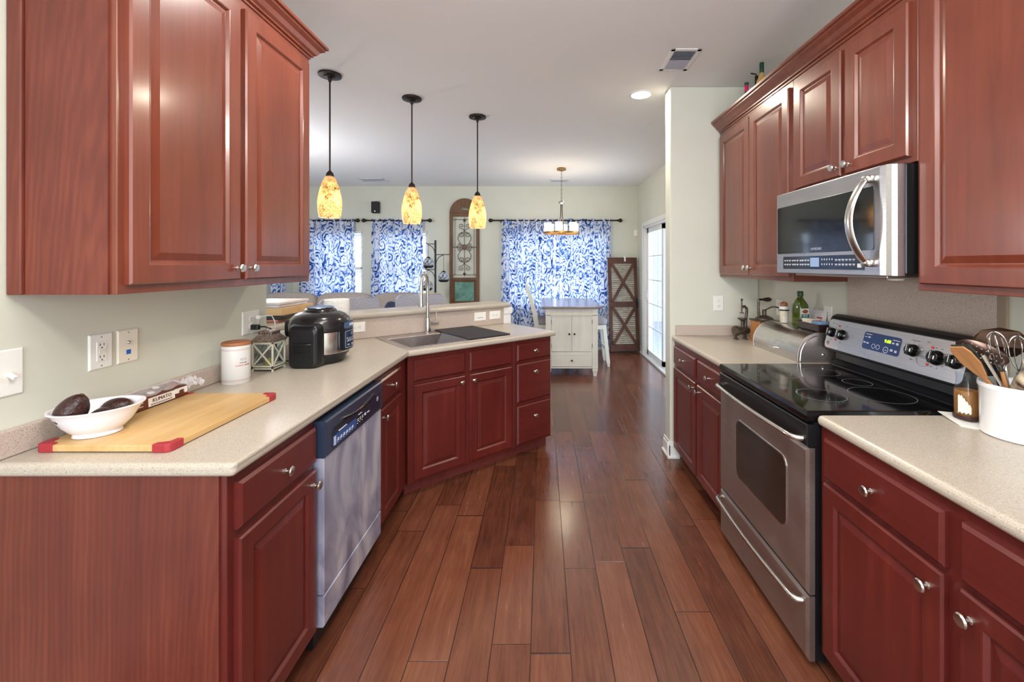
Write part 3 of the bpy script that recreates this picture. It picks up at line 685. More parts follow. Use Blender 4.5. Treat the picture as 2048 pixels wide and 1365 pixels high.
for x, z in ((0.088, 0.127), (0.080, 0.052), (0.628, 0.118), (0.622, 0.046)): g.lathe([(0.005, -0.002), (0.005, -0.0045), (0.001, -0.005)], (x, 0, z), 12, 'y')
q = g.build('indicator_dot', RED, face); q.location = (0, 0, 0)
g = fX(G()); ringdisc_ = [[(0.600+q*math.cos(a), -0.0026, 0.066+q*math.sin(a)) for a in [2*PI*i/40*0.8+0.6 for i in range(41)]] for q in (0.033, 0.0318)]
vs = [p for r in ringdisc_ for p in r]; g.add(vs, [(i, i+1, 41+i+1, 41+i) for i in range(40)])
for i in range(9):
    a = 0.6+i*0.62; g.box((0.655+0.041*math.cos(a)-0.003, -0.0026, 0.080+0.041*math.sin(a)-0.0015), (0.655+0.041*math.cos(a)+0.003, -0.0021, 0.080+0.041*math.sin(a)+0.0015))
for i in range(7):
    a = 0.9+i*0.75; g.box((0.545+0.036*math.cos(a)-0.003, -0.0026, 0.088+0.036*math.sin(a)-0.0012), (0.545+0.036*math.cos(a)+0.003, -0.0021, 0.088+0.036*math.sin(a)+0.0012))
for x, z, a in ((0.035, 0.135, 0.014), (0.062, 0.131, 0.012), (0.038, 0.045, 0.016), (0.110, 0.041, 0.016), (0.136, 0.130, 0.008), (0.528, 0.130, 0.040), (0.585, 0.066, 0.03), (0.590, 0.073, 0.02), (0.538, 0.048, 0.014), (0.600, 0.135, 0.012)): g.box((x, -0.0026, z), (x+a, -0.0021, z+0.0028))
q = g.build('printed_marks', GREY, face); q.location = (0, 0, 0)
g = fX(G()); g.rings([[(0.030+q*math.cos(2*PI*i/24), -0.0026, 0.028+q*math.sin(2*PI*i/24)) for i in range(24)] for q in (0.010, 0.0082)], False, False); q = g.build('emblem_ring', BLACKM, face); q.location = (0, 0, 0)
ftext('GE', 0.010, face, BLACKM, 0.030, 0.028, -0.0024, 'emblem_letters')

# ---- microwave ----
mw = thing('microwave_oven', 'stainless over-the-range microwave with a black glass window and bowed handle', 'microwave', (1.275, 2.330, 1.418), -PI/2, None, True)
w = 0.762; D = RW-1.275-0.003
G().box((0.002, 0.060, 1.424), (w-0.002, D, 1.838)).build('case', BLACKS, mw, bevel=0.006)
g = G(); n = 8   # door front bowed slightly at both ends
prof = [(0.0, 0.060), (0.0, 0.012), (0.004, 0.003), (0.012, 0.0), (w-0.045, 0.0), (w-0.020, 0.004), (w-0.006, 0.014), (w, 0.030), (w, 0.060)]
g.rings([[(x, y, z) for x, y in prof] for z in (1.418, 1.836)], smooth=False)
md = g.build('door', STEEL, mw, bevel=0.003)
g = G(); rpanel(g, 0.020, 0.690, 1.518, 1.765, 0.010, 0.001, -0.0025, 0.0008); gl = g.build('door_glass', BLACKG, md)
g = G(); rpanel(g, 0.074, 0.640, 1.440, 1.503, 0.004, 0.001, -0.0025, 0.0008); cpn = g.build('control_panel', plain('mw_panel', C(20, 30, 48), 0.10, coat=0.4), md)
t = text('SAMSUNG', 0.017, gl, plain('print_silver', C(170, 176, 190), 0.4), (0.345, -0.0028, 1.535)); t.location = (0, 0, 0)
g = G()
for i in range(10):
    for z in (1.482, 1.462):
        x = 0.086+i*0.0215
        if (i in (3, 6)): x += 0.004
        g.box((x, -0.0032, z), (x+0.015, -0.0022, z+0.0032)).box((x+0.003, -0.0032, z-0.004), (x+0.012, -0.0022, z-0.0026))
for i in range(5):
    for z in (1.482, 1.460): g.box((0.385+i*0.017, -0.0032, z), (0.389+i*0.017, -0.0022, z+0.007))
for i in range(6):
    for z in (1.482, 1.462):
        x = 0.474+i*0.021; g.box((x, -0.0032, z), (x+0.014, -0.0022, z+0.003)).box((x+0.002, -0.0032, z-0.0042), (x+0.013, -0.0022, z-0.003))
g.box((0.606, -0.0032, 1.450), (0.628, -0.0022, 1.466)); q = g.build('printed_keys', WHT, cpn); q.location = (0, 0, 0)
g = G().box((0.303, -0.0034, 1.452), (0.366, -0.0022, 1.494)); q = g.build('display', plain('mw_lcd', C(150, 176, 214), 0.3), cpn); q.location = (0, 0, 0)
g = G().box((0.606, -0.0033, 1.480), (0.630, -0.0022, 1.494)); q = g.build('stop_key', RED, cpn); q.location = (0, 0, 0)
g = G(); pts = []; zs = []
for i in range(17):
    t_ = i/16; pts.append((0.668-0.012*math.sin(PI*t_), -0.012-0.062*math.sin(PI*t_)**0.8, 1.462+0.338*t_))
rs = []
for p in pts:   # flattened D-section bar
    rs.append([(p[0]+0.021*math.cos(2*PI*j/14), p[1]+0.009*math.sin(2*PI*j/14), p[2]) for j in range(14)])
g.rings(rs, smooth=True)
for z in (1.468, 1.794): g.blob((0.671, -0.010, z), (0.044, 0.036, 0.030), 0.5, 14, 8)
g.build('handle', STEELP, md)
g = G().box((0.06, 0.07, 1.405), (w-0.10, D-0.02, 1.424)); g.build('underside_grille', STEELD, mw, bevel=0.005)
g = G().lathe([(0.03, 0), (0.026, -0.006), (0.002, -0.008)], (0.62, 0.14, 1.405), 18); g.build('underside_lamp', WHITE, mw)

# ================= sink, tap, drying rack =================
def pthing(name, label, cat, x, y, z, rz=0, zabs=False):
    o_ = pen(x, y); return thing(name, label, cat, (o_[0], o_[1], z), PA+rz, None, zabs)
sk = pthing('kitchen_sink', 'grey steel drop-in sink in the peninsula worktop', 'sink', 0.0, 0.0, 0.914)
g = G()
def fr(x0, x1, y0, y1, z): return [(x0, y0, z), (x1, y0, z), (x1, y1, z), (x0, y1, z)]
rs = [fr(0.008, 0.852, 0.048, 0.632, 0.0015), fr(0.012, 0.848, 0.052, 0.628, 0.0055), fr(0.050, 0.810, 0.090, 0.515, 0.0055), fr(0.054, 0.806, 0.094, 0.511, 0.001), fr(0.058, 0.802, 0.098, 0.507, -0.19), fr(0.080, 0.780, 0.120, 0.485, -0.20)]
g.rings(rs, False, True); sb = g.build('basin', SINKM, sk, bevel=0.004)
for x in (0.30,): G().lathe([(0.055, -0.199), (0.05, -0.194), (0.02, -0.197), (0.002, -0.197)], (x, 0.30, 0), 24).build('drain', CHROME, sk)
rk = pthing('drying_rack', 'black ribbed roll-up drying mat lying over the right half of the sink', 'drying rack', 0.0, 0.0, 0.914)
g = G(); nb = 34
for i in range(nb):
    y = 0.072+i*(0.545/(nb-1)); g.tube([(0.490, y, 0.013), (0.495, y, 0.0135), (0.835, y, 0.013)], 0.0052, 6)
g.build('ribs', plain('black_silicone', C(52, 50, 56), 0.45), rk)
g = G()
for i in range(23):
    y = 0.115+i*(0.375/22); g.tube([(0.492, y, 0.008), (0.470, y, -0.03), (0.420, y, -0.12)], 0.0042, 6)
g.build('hanging_ribs', plain('grey_silicone', C(128, 124, 128), 0.4), rk)
g = G().box((0.484, 0.066, 0.0085), (0.496, 0.622, 0.0175)).box((0.828, 0.066, 0.0085), (0.842, 0.622, 0.0175)); g.build('edge_strip', BLACKS, rk, bevel=0.002)
fp = pen(0.398, 0.565)
fc = thing('kitchen_tap', 'tall brushed steel pull-down kitchen tap rising behind the sink', 'tap', (fp[0], fp[1], 0.9195))
G().lathe([(0.028, 0), (0.028, 0.006), (0.0245, 0.010), (0.0245, 0.118), (0.0225, 0.122), (0.016, 0.124)], n=24).build('body', NICKEL, fc)
pts = [(0, 0, 0.12), (0, 0, 0.25), (0, 0, 0.36)]
for i in range(1, 13): a = PI*i/12; pts.append((0, -0.088+0.088*math.cos(a), 0.385+0.092*math.sin(a)))
pts.append((0, -0.178, 0.33))
G().tube(pts, 0.0145, 14).build('spout', NICKEL, fc)
G().lathe([(0.014, 0.335), (0.0165, 0.330), (0.0165, 0.275), (0.0185, 0.262), (0.0215, 0.235), (0.0215, 0.226), (0.016, 0.224)], (0, -0.180, 0), 20).build('spray_head', NICKEL, fc)
h_ = G().tube([(0.022, -0.002, 0.075), (0.06, -0.006, 0.077), (0.088, -0.008, 0.078)], [0.0165, 0.0165, 0.016], 14).build('handle_body', NICKEL, fc)
q = G().tube([(0.072, -0.007, 0.09), (0.070, -0.006, 0.13), (0.066, -0.004, 0.19)], [0.0045, 0.004, 0.0035], 8).build('lever', NICKEL, h_); q.location = (0, 0, 0)

# ================= ceiling fittings =================
REC = plain('lamp_lens', C(255, 250, 235), 0.5, emit=(1.0, 0.93, 0.80, 1), es=9)
rl = thing('recessed_light', 'lit round recessed downlight in the ceiling near the stub wall', 'ceiling light', (0.80, 3.465, CZ))
G().lathe([(0.095, -0.0005), (0.095, -0.006), (0.078, -0.008), (0.074, -0.003), (0.074, -0.0005)], n=36).build('trim_ring', TRIM, rl)
G().lathe([(0.074, -0.001), (0.074, -0.005), (0.002, -0.005)], n=32).build('lens', REC, rl)
l_ = area('recessed_light_lamp', (0, 0, -0.012), (0, 0, 0), 0.13, 0.13, 12, (1.0, 0.88, 0.70)); l_.parent = rl
VENTG = plain('vent_dark', C(120, 124, 138), 0.6)
def vent(label, x, y, sx, sy, grp):
    v = thing('ceiling_vent', label, 'ceiling vent', (x, y, CZ), 0, grp)
    g = G(); t = 0.028
    g.box((-sx/2, -sy/2, -0.006), (-sx/2+t, sy/2, 0)); g.box((sx/2-t, -sy/2, -0.006), (sx/2, sy/2, 0)); g.box((-sx/2, -sy/2, -0.006), (sx/2, -sy/2+t, 0)); g.box((-sx/2, sy/2-t, -0.006), (sx/2, sy/2, 0))
    g.build('frame', TRIM, v, bevel=0.002)
    G().box((-sx/2+t, -sy/2+t, -0.001), (sx/2-t, sy/2-t, 0.0)).build('duct_opening', SLOT, v)
    g = G(); n = 14
    for i in range(n):
        yy = -sy/2+t+(sy-2*t)*(i+0.5)/n
        g.at((0, yy, -0.005), rx=0.6 if i < n/2 else -0.6).box((-sx/2+t, -(sy-2*t)/n*0.46, -0.0008), (sx/2-t, (sy-2*t)/n*0.46, 0.0008))
    g.build('louvres', plain('vent_louvre', C(178, 182, 196), 0.5), v)
vent('square-slatted metal vent in the kitchen ceiling, before the recessed light', 0.925, 2.88, 0.195, 0.305, None)
vent('small ceiling vent in front of the paisley window curtains, beyond the pendant lamps', -2.75, 6.95, 0.42, 0.22, None)
vent('small ceiling vent behind the chandelier chain', 0.27, 7.02, 0.32, 0.20, None)

# ================= wall plates =================
def plate(label, loc, rz, w_=0.076, h_=0.119, kind='duplex', m=WHITE, name='wall_outlet', cat='outlet', horiz=False):
    p = thing(name, label, cat, loc, rz)
    if horiz: w_, h_ = h_, w_
    G().panel(-w_/2, w_/2, -h_/2, h_/2, [(0, -0.0005), (0, -0.003), (0.004, -0.006), (0.006, -0.006)]).build('cover_plate', m, p)
    def sock(cx, cz, r=0):
        g = G(); 
        for dx in (-0.0065, 0.0065):
            if not r: g.box((cx+dx-0.001, -0.0085, cz-0.001), (cx+dx+0.001, -0.0078, cz+0.007))
            else: g.box((cx-0.001, -0.0085, cz+dx-0.001), (cx+0.007, -0.0078, cz+dx+0.001))
        g.lathe([(0.0024, -0.0079), (0.0024, -0.0085)], (cx-0.008, 0, cz) if r else (cx, 0, cz-0.008), 8, 'y'); return g
    def face(cx, cz): g = G(); rpanel(g, cx-0.017, cx+0.017, cz-0.014, cz+0.014, 0.010, -0.0055, -0.008, 0.0006); return g
    if kind == 'duplex':
        for s_ in (-0.0195, 0.0195):
            c_ = (s_, 0) if horiz else (0, s_)
            f_ = face(*c_).build('socket', m, p); q = sock(c_[0], c_[1], horiz).build('slots', SLOT, f_); q.location = (0, 0, 0)
    if kind == 'gfci':
        g = G(); rpanel(g, -0.0165, 0.0165, -0.034, 0.034, 0.003, -0.0055, -0.008, 0.0006); f_ = g.build('socket', m, p)
        for s_ in (-0.021, 0.021): q = sock(0, s_).build('slots', SLOT, f_); q.location = (0, 0, 0)
        g = G().box((-0.010, -0.0095, -0.006), (0.010, -0.0075, -0.001)).box((-0.010, -0.0095, 0.001), (0.010, -0.0075, 0.006)); q = g.build('test_button', IVORY, f_); q.location = (0, 0, 0)
    if kind == 'data':
        G().box((-0.008, -0.0075, -0.030), (0.008, -0.0055, -0.014)).build('data_jack', plain('jack_blue', C(30, 100, 190), 0.4), p)
        G().lathe([(0.007, -0.0055), (0.007, -0.008), (0.0045, -0.012), (0.001, -0.012)], (0, 0, 0.013), 12, 'y').build('coax_jack', NICKEL, p)
    if kind == 'blank':
        G().box((-0.030, -0.0075, -0.012), (0.030, -0.0055, -0.009)).build('moulded_line', GREY, p)
    if kind == 'switch':
        G().box((-0.006, -0.008, -0.013), (0.006, -0.0055, 0.013)).build('toggle_slot', m, p)
        G().at((0, -0.006, 0.0), rx=-0.5).box((-0.004, -0.020, -0.005), (0.004, 0.0, 0.004)).build('toggle', m, p, bevel=0.001)
    if kind == 'toggle2':
        for cx in (-0.023, 0.023):
            G().at((cx, -0.006, -0.004), rx=0.5).box((-0.005, -0.022, -0.005), (0.005, 0.0, 0.005)).build('toggle', m, p, bevel=0.001)
    g = G()
    for s_ in (-1, 1):
        if kind in ('gfci', 'data', 'switch', 'toggle2'): g.lathe([(0.003, -0.0055), (0.003, -0.0068), (0.0005, -0.0068)], (0, 0, s_*h_*0.41), 10, 'y')
    if g.v: g.build('screw', NICKEL, p)
    return p
WL = LW+0.0005
plate('white light switch plate at the near end of the left wall', (WL, 1.195, 1.152), PI/2, 0.118, 0.134, 'toggle2', WHITE, 'light_switch', 'light switch')
plate('white outlet with test buttons on the wall above the chopping board', (WL, 1.474, 1.162), PI/2, 0.079, 0.121, 'gfci')
plate('ivory plate with a blue data jack on the left wall', (WL, 1.570, 1.163), PI/2, 0.079, 0.121, 'data', IVORY, 'data_plate', 'wall plate')
plate('wide white outlet with two cords plugged in above the lantern', (WL, 2.233, 1.160), PI/2, 0.129, 0.121, 'duplex')
def splate(label, t, z, kind):
    p = pen(t, 0.6615); return plate(label, (p[0], p[1], z), PA, kind=kind, horiz=True)
splate('white outlet on the bar splashback right behind the multicooker', -0.112, 1.003, 'duplex')
splate('blank white plate on the bar splashback, beside the right-end outlet', 0.945, 0.999, 'blank')['category'] = 'wall plate'
splate('white outlet at the free end of the bar splashback', 1.103, 1.001, 'duplex')
plate('white outlet on the pale stub wall beyond the right worktop', (1.364, ST-0.0005, 1.163), 0)
plate('white outlet on the right wall behind the seasoning shaker', (RW-0.0005, 3.02, 1.160), -PI/2)
plate('white outlet on the right wall between the paper card and the range', (RW-0.0005, 2.507, 1.160), -PI/2)
# ================= pendants =================
def shademat():
    m, nt, b = newmat('mercury_glass'); 
    tc = N(nt, 'ShaderNodeTexCoord')
    n1 = N(nt, 'ShaderNodeTexNoise', i_Scale=120.0, i_Detail=3.0, i_Roughness=0.7); L(nt, tc, 'Object', n1, 'Vector')
    n2 = N(nt, 'ShaderNodeTexNoise', i_Scale=22.0, i_Detail=2.0); L(nt, tc, 'Object', n2, 'Vector')
    a = N(nt, 'ShaderNodeMath', operation='MULTIPLY_ADD'); a.inputs[1].default_value = 0.45; L(nt, n2, 'Fac', a, 0); L(nt, n1, 'Fac', a, 2)
    r = ramp(nt, [(0.56, C(92, 72, 50)), (0.645, C(184, 150, 106)), (0.72, C(226, 200, 156)), (0.90, C(244, 226, 192))]); L(nt, a, 0, r, 0)
    L(nt, r, 0, b, 'Base Color'); L(nt, r, 0, b, 'Emission Color'); b.inputs['Roughness'].default_value = 0.15
    b.inputs['Emission Strength'].default_value = 0.22; b.inputs['Transmission Weight'].default_value = 0.0
    # real translucency so the bulb lights it from inside
    out = nt.nodes['Material Output']; tr = N(nt, 'ShaderNodeBsdfTranslucent'); L(nt, r, 0, tr, 0)
    mx = N(nt, 'ShaderNodeMixShader'); mx.inputs[0].default_value = 0.62; L(nt, b, 0, mx, 1); L(nt, tr, 0, mx, 2); L(nt, mx, 0, out, 0)
    return m
SHADE = shademat()
BULB = plain('bulb_glow', C(255, 240, 210), 0.5, emit=(1.0, 0.86, 0.62, 1), es=14)
for i, (x, y, lab) in enumerate(((-1.545, 3.10, 'nearest'), (-1.084, 3.54, 'middle'), (-0.606, 3.978, 'farthest'))):
    p = thing('pendant_lamp', ['lit amber mottled-glass pendant lamp hanging beside the wall cabinet', 'lit amber mottled-glass pendant lamp, middle of the three over the bar', 'lit amber mottled-glass pendant lamp in front of the arched wall panel'][i], 'pendant lamp', (x, y, CZ), 0, 'glass pendant lamps over the bar')
    G().lathe([(0.078, 0), (0.080, -0.006), (0.078, -0.014), (0.045, -0.018), (0.040, -0.026), (0.014, -0.030), (0.010, -0.055)], n=36).build('canopy', BRONZE, p)
    G().cyl((0, 0, -0.71), 0.0058, 0.66, 'z', 10).build('rod', BRONZE, p)
    G().lathe([(0.008, -0.700), (0.012, -0.708), (0.022, -0.716), (0.027, -0.732), (0.029, -0.745)], n=24).build('socket_cap', BRONZE, p)
    prof = [(0.028, -0.742), (0.046, -0.775), (0.062, -0.825), (0.076, -0.880), (0.0815, -0.930), (0.080, -0.980), (0.074, -1.025), (0.070, -1.042)]
    inner = [(r-0.003, z) for r, z in prof[::-1]]
    sh = G().lathe(prof+inner, n=40, cap0=False, cap1=False).build('glass_shade', SHADE, p)
    G().blob((0, 0, -0.86), (0.045, 0.045, 0.085), 1.0, 16, 10).build('bulb', BULB, p)
    point('pendant_lamp_light', (0, 0, -0.93), 2.1, WARM, 0.035, p)

# ================= chandelier =================
ch = thing('chandelier', 'brass ring chandelier with lit glass cups above the dining table', 'chandelier', (0.272, 6.12, CZ))
G().lathe([(0.055, 0), (0.066, -0.006), (0.066, -0.028), (0.030, -0.036), (0.008, -0.046)], n=32).build('canopy', BRASS, ch)
g = G(); n = 15
for i in range(n):
    z = -0.05-(0.40*i/(n-1)); pts = []
    for j in range(13):
        a = 2*PI*j/12; q = (0.0085*math.cos(a), 0, 0.017*math.sin(a)+z); pts.append(q if i % 2 else (0, q[0], q[2]))
    g.tube(pts, 0.0022, 5)
g.build('chain', BRONZE, ch)
G().lathe([(0.010, -0.455), (0.012, -0.475), (0.046, -0.480), (0.042, -0.495), (0.024, -0.508), (0.018, -0.515)], n=24).build('crown_cup', NICKEL, ch)
g = G()
for k in range(4):
    a = PI/4+k*PI/2; cx, cy = math.cos(a), math.sin(a)
    g.tube([(0.013*cx, 0.013*cy, -0.51), (0.013*cx, 0.013*cy, -0.62), (0.018*cx, 0.018*cy, -0.70), (0.034*cx, 0.034*cy, -0.80), (0.036*cx, 0.036*cy, -0.93)], 0.006, 8)
g.build('stem', BRONZE, ch)
g = G().lathe([(0.250, -0.915), (0.262, -0.915), (0.262, -0.940), (0.250, -0.940), (0.250, -0.915)], n=48, cap0=False, cap1=False); g.build('ring', BRASS, ch)
g = G()
for k in range(3): g.at((0, 0, -0.932), rz=k*PI/3).box((-0.255, -0.007, -0.006), (0.255, 0.007, 0.006))
g.at((0, 0, 0)).lathe([(0.002, -0.955), (0.05, -0.95), (0.05, -0.925), (0.002, -0.92)], n=24); g.build('cross_bar', BRASS, ch)
CUP = plain('glass_cup', C(255, 246, 222), 0.3, emit=(1.0, 0.90, 0.70, 1), es=1.0)
for k in range(6):
    a = k*PI/3+0.3; x, y = 0.21*math.cos(a), 0.21*math.sin(a)
    G().lathe([(0.03, -0.914), (0.048, -0.912), (0.050, -0.790), (0.046, -0.790), (0.044, -0.900), (0.01, -0.905)], (x, y, 0), 22).build('glass_cup', CUP, ch)
point('chandelier_light', (0, 0, -0.74), 13, (1.0, 0.84, 0.60), 0.12, ch)

# ================= curtains =================
def curtain(label, x0, x1, z0, z1, y, pleats, amp, seed, flare=0.0, side=False, gather=0.0):
    rnd = random.Random(seed); nx = pleats*14; nz = 24; me = bpy.data.meshes.new('curtain'); vs = []; fs = []; uvs = []
    ph = [rnd.uniform(0, 6.28) for _ in range(6)]
    wid = (x1-x0)*1.9
    for j in range(nz+1):
        v = j/nz; z = z1-(z1-z0)*v
        for i in range(nx+1):
            u = i/nx
            a = amp*(0.75+0.35*math.sin(3.1*u*6.28+ph[0]))
            th = 2*PI*pleats*u+0.5*math.sin(v*3+ph[1]+u*9)*v
            yy = y+a*math.sin(th)*(1-0.15*v)+0.012*math.sin(5*u*6.28+ph[2]+v*2)
            xx = x0+(x1-x0)*u+0.012*math.sin(2*th)+flare*v*(u-0.5)*2
            vs.append((yy, xx, z) if side else (xx, yy, z)); uvs.append((u*wid, z+seed*0.37))
    w = nx+1
    for j in range(nz):
        for i in range(nx): fs.append((j*w+i, j*w+i+1, (j+1)*w+i+1, (j+1)*w+i))
    me.from_pydata(vs, [], fs); ul = me.uv_layers.new(name='UVMap')
    for lp in me.loops: ul.data[lp.index].uv = uvs[lp.vertex_index]
    for p in me.polygons: p.use_smooth = True
    me.materials.append(CURT); o = bpy.data.objects.new('curtain', me); COL.objects.link(o)
    return tag(o, label, 'curtain', 'blue paisley curtains')
CY = BW-0.085; CZT = 2.262; CZR = 2.235
def rod(label, x0, x1, side=False, pos=None):
    r = thing('curtain_rod', label, 'curtain rod', (x0, CY, CZR) if not side else (pos, x0, CZR), 0 if not side else PI/2, 'dark curtain rods')
    L_ = x1-x0; G().cyl((0, 0, 0), 0.0125, L_, 'x', 12).build('pole', BRONZE, r)
    for x, s_ in ((0, -1), (L_, 1)):
        G().lathe([(0.013, 0), (0.020, 0.004), (0.013, 0.014), (0.020, 0.024), (0.033, 0.045), (0.036, 0.062), (0.026, 0.082), (0.008, 0.094)] if s_ > 0 else [(0.013, 0), (0.020, -0.004), (0.013, -0.014), (0.020, -0.024), (0.033, -0.045), (0.036, -0.062), (0.026, -0.082), (0.008, -0.094)], (x, 0, 0), 18, 'x').build('finial', BRONZE, r)
    for x in (0.12, L_-0.12): G().box((x-0.008, 0, -0.03), (x+0.008, 0.085 if not side else 0.08, 0.01)).build('bracket', BRONZE, r)
    return r
rod('dark curtain rod over the window partly hidden by the wall cabinet', -4.30, -3.28)
rod('dark curtain rod below the small black speaker', -3.06, -2.02)
rod('dark curtain rod over the wide dining window', -0.85, 1.30)
curtain('blue paisley curtain on the window partly hidden by the wall cabinet', -4.22, -3.29, 0.80, CZT, CY, 9, 0.034, 1, 0.05)
curtain('blue paisley curtain under the small black speaker', -2.98, -2.10, 0.80, CZT, CY, 8, 0.034, 2, 0.03)
curtain('long blue paisley curtain panel, left half of the dining window', -0.71, 0.205, 0.07, CZT, CY, 9, 0.036, 3, 0.0)
curtain('long blue paisley curtain panel hanging beside the rustic shutter', 0.222, 1.19, 0.04, CZT, CY, 10, 0.036, 4, 0.0)
curtain('blue paisley curtain on the side wall, just visible under the wall cabinet', 6.75, 7.15, 0.80, CZT, FLX+0.09, 4, 0.03, 5, 0.0, True)
# grommet rings of the wide rod are part of the cloth; ring clips
# ================= wall pieces =================
sp = thing('wall_speaker', 'small black speaker on the back wall above the middle curtain', 'speaker', (-2.92, BW-0.001, 2.465))
G().box((-0.062, -0.11, -0.10), (0.062, -0.012, 0.10)).build('cabinet_box', BLACKM, sp, bevel=0.012, seg=3)
G().box((-0.02, -0.012, -0.03), (0.02, 0.0, 0.03)).build('wall_bracket', BLACKS, sp)
G().lathe([(0.012, -0.111), (0.012, -0.114), (0.002, -0.114)], (0.006, 0, -0.07), 14, 'y').build('badge', WHT, sp)
sn = thing('door_sensor', 'small white sensor box on the back wall above the shutter corner', 'sensor', (1.64, BW-0.001, 2.02))
G().box((-0.032, -0.035, -0.055), (0.032, 0, 0.055)).build('sensor_case', WHITE, sn, bevel=0.005)

# arched panel with wrought iron and teal tile
RUST = wood('rustic_wood', C(84, 60, 42), C(116, 84, 60), C(138, 104, 78), rough=0.7, coat=0, gs=(30, 30, 2.4), bump=0.3)
ap = thing('arched_wall_panel', 'arched rustic wood wall panel with wrought iron scrolls and a teal tile', 'wall decoration', (-1.372, BW-0.002, 0.0))
AW, AT, AB = 0.262, 2.63, 0.74
ac = AT-AW
def archpts(r, zc, n=24): return [(r*math.cos(PI*i/n), zc+r*math.sin(PI*i/n)) for i in range(n+1)]
g = G()
# frame drawn as stiles + rails + arched head
fw = 0.055
g.box((-AW, -0.035, AB), (-AW+fw, 0, ac)); g.box((AW-fw, -0.035, AB), (AW, 0, ac))
out = archpts(AW, ac); 
g.rings([[(x, -0.035, z) for x, z in out], [(x, 0, z) for x, z in out]])
g.box((-AW+fw, -0.033, AB), (AW-fw, 0, AB+0.055)); g.box((-AW+fw, -0.033, 1.180), (AW-fw, 0, 1.235)); g.box((-AW+fw, -0.031, ac-0.06), (AW-fw, 0, ac))
g.build('wooden_frame', RUST, ap, bevel=0.004)
G().box((-AW+fw-0.002, -0.018, AB+0.05), (AW-fw+0.002, -0.004, 1.182)).build('lower_board', RUST, ap)
g = G()
def spiral(cx, cz, r0, a0, turns, sgn, n=22, y=-0.022):
    return [(cx+r0*(1-0.82*i/n)*math.cos(a0+sgn*turns*2*PI*i/n), y, cz+r0*(1-0.82*i/n)*math.sin(a0+sgn*turns*2*PI*i/n)) for i in range(n+1)]
zt, zb_ = ac-0.075, 1.250; zm = (zt+zb_)/2; hw_ = AW-fw
wr = 0.0052
g.tube([(0, -0.022, zb_), (0, -0.022, zt)], wr, 6)
for s_ in (-1, 1):
    g.tube([(s_*(hw_-0.04), -0.022, zb_+0.03), (s_*(hw_-0.04), -0.022, zt-0.03)], 0.004, 5)
for z in (zb_+0.035, zt-0.035): g.tube([(-hw_+0.05, -0.022, z), (hw_-0.05, -0.022, z)], 0.004, 5)
g.tube([(-hw_, -0.022, zm), (hw_, -0.022, zm)], wr, 6)
for sz in (-1, 1):
    for s_ in (-1, 1):
        # heart curve
        pts = []
        for i in range(21):
            t = i/20; a = t*PI; pts.append((s_*(0.10*math.sin(a)**0.8 if t < 1 else 0.0)*(1.15 if t > 0.4 else 1.0), -0.022, zm+sz*(0.03+0.235*(1-math.cos(a))/2)))
        g.tube(pts, wr, 6)
        g.tube(spiral(s_*0.048, zm+sz*0.225, 0.048, 0 if s_ > 0 else PI, 1.1, -s_*sz), 0.0045, 6)
        g.tube(spiral(s_*0.055, zm+sz*0.375, 0.046, (-PI/2 if sz > 0 else PI/2), 1.2, s_*sz), 0.0045, 6)
        g.tube([(0, -0.022, zm+sz*0.27), (s_*0.02, -0.022, zm+sz*0.31), (s_*0.055, -0.022, zm+sz*0.33)], 0.0045, 6)
        g.tube(spiral(s_*0.082, zm+sz*0.034, 0.034, 0 if s_ > 0 else PI, 1.2, s_*sz), 0.0045, 6)
        g.tube(spiral(s_*(hw_-0.032), (zt if sz > 0 else zb_)-sz*0.032, 0.028, PI/2*sz, 1.0, s_), 0.004, 6)
    g.blob((0, -0.024, (zt if sz > 0 else zb_)-sz*0.05), (0.05, 0.012, 0.055), 1.2, 10, 6)
g.build('iron_scrollwork', plain('rusty_iron', C(84, 62, 56), 0.6, 0.4), ap)
g = G(); g.lathe([(0.045, -0.030), (0.034, -0.036), (0.012, -0.041), (0.001, -0.041)], (0, 0, zm), 8, 'y')
for k in range(8): a = k*PI/4; g.blob((0.04*math.cos(a), -0.030, zm+0.04*math.sin(a)), (0.026, 0.012, 0.026), 1.0, 8, 6)
for s_ in (-1, 1): g.blob((s_*0.125, -0.026, zm), (0.045, 0.012, 0.045), 1.4, 8, 6)
g.build('centre_rosette', plain('rosette', C(120, 92, 76), 0.5, 0.4), ap)
TEAL = plain('teal_metal', C(88, 140, 126), 0.5, 0.0, noise=((18, 18, 18), C(122, 168, 152), 3))
g = G().box((-0.165, -0.024, 0.825), (0.165, -0.016, 1.155))
cz_ = 0.99
for r in (0.035, 0.06, 0.085, 0.10):
    g.tube([(r*math.cos(2*PI*i/28), -0.024, cz_+r*math.sin(2*PI*i/28)) for i in range(29)], 0.005, 5)
for k in range(12): a = k*PI/6; g.blob((0.048*math.cos(a), -0.025, cz_+0.048*math.sin(a)), (0.02, 0.012, 0.02), 1, 8, 5)
for sx in (-1, 1):
    for sz in (-1, 1):
        for q in range(5):
            a = math.atan2(sz, sx)+(q-2)*0.26; r0, r1 = 0.115, 0.19 if q == 2 else 0.165
            g.tube([(r0*math.cos(a), -0.024, cz_+r0*math.sin(a)), ((r0+r1)/2*math.cos(a), -0.027, cz_+(r0+r1)/2*math.sin(a)), (r1*math.cos(a), -0.024, cz_+r1*math.sin(a))], [0.003, 0.008, 0.003], 6)
for k in range(4): a = k*PI/2; g.blob((0.135*math.cos(a), -0.025, cz_+0.135*math.sin(a)), (0.03, 0.012, 0.03), 1.4, 8, 5)
g.build('teal_relief_tile', TEAL, ap)
g = G()
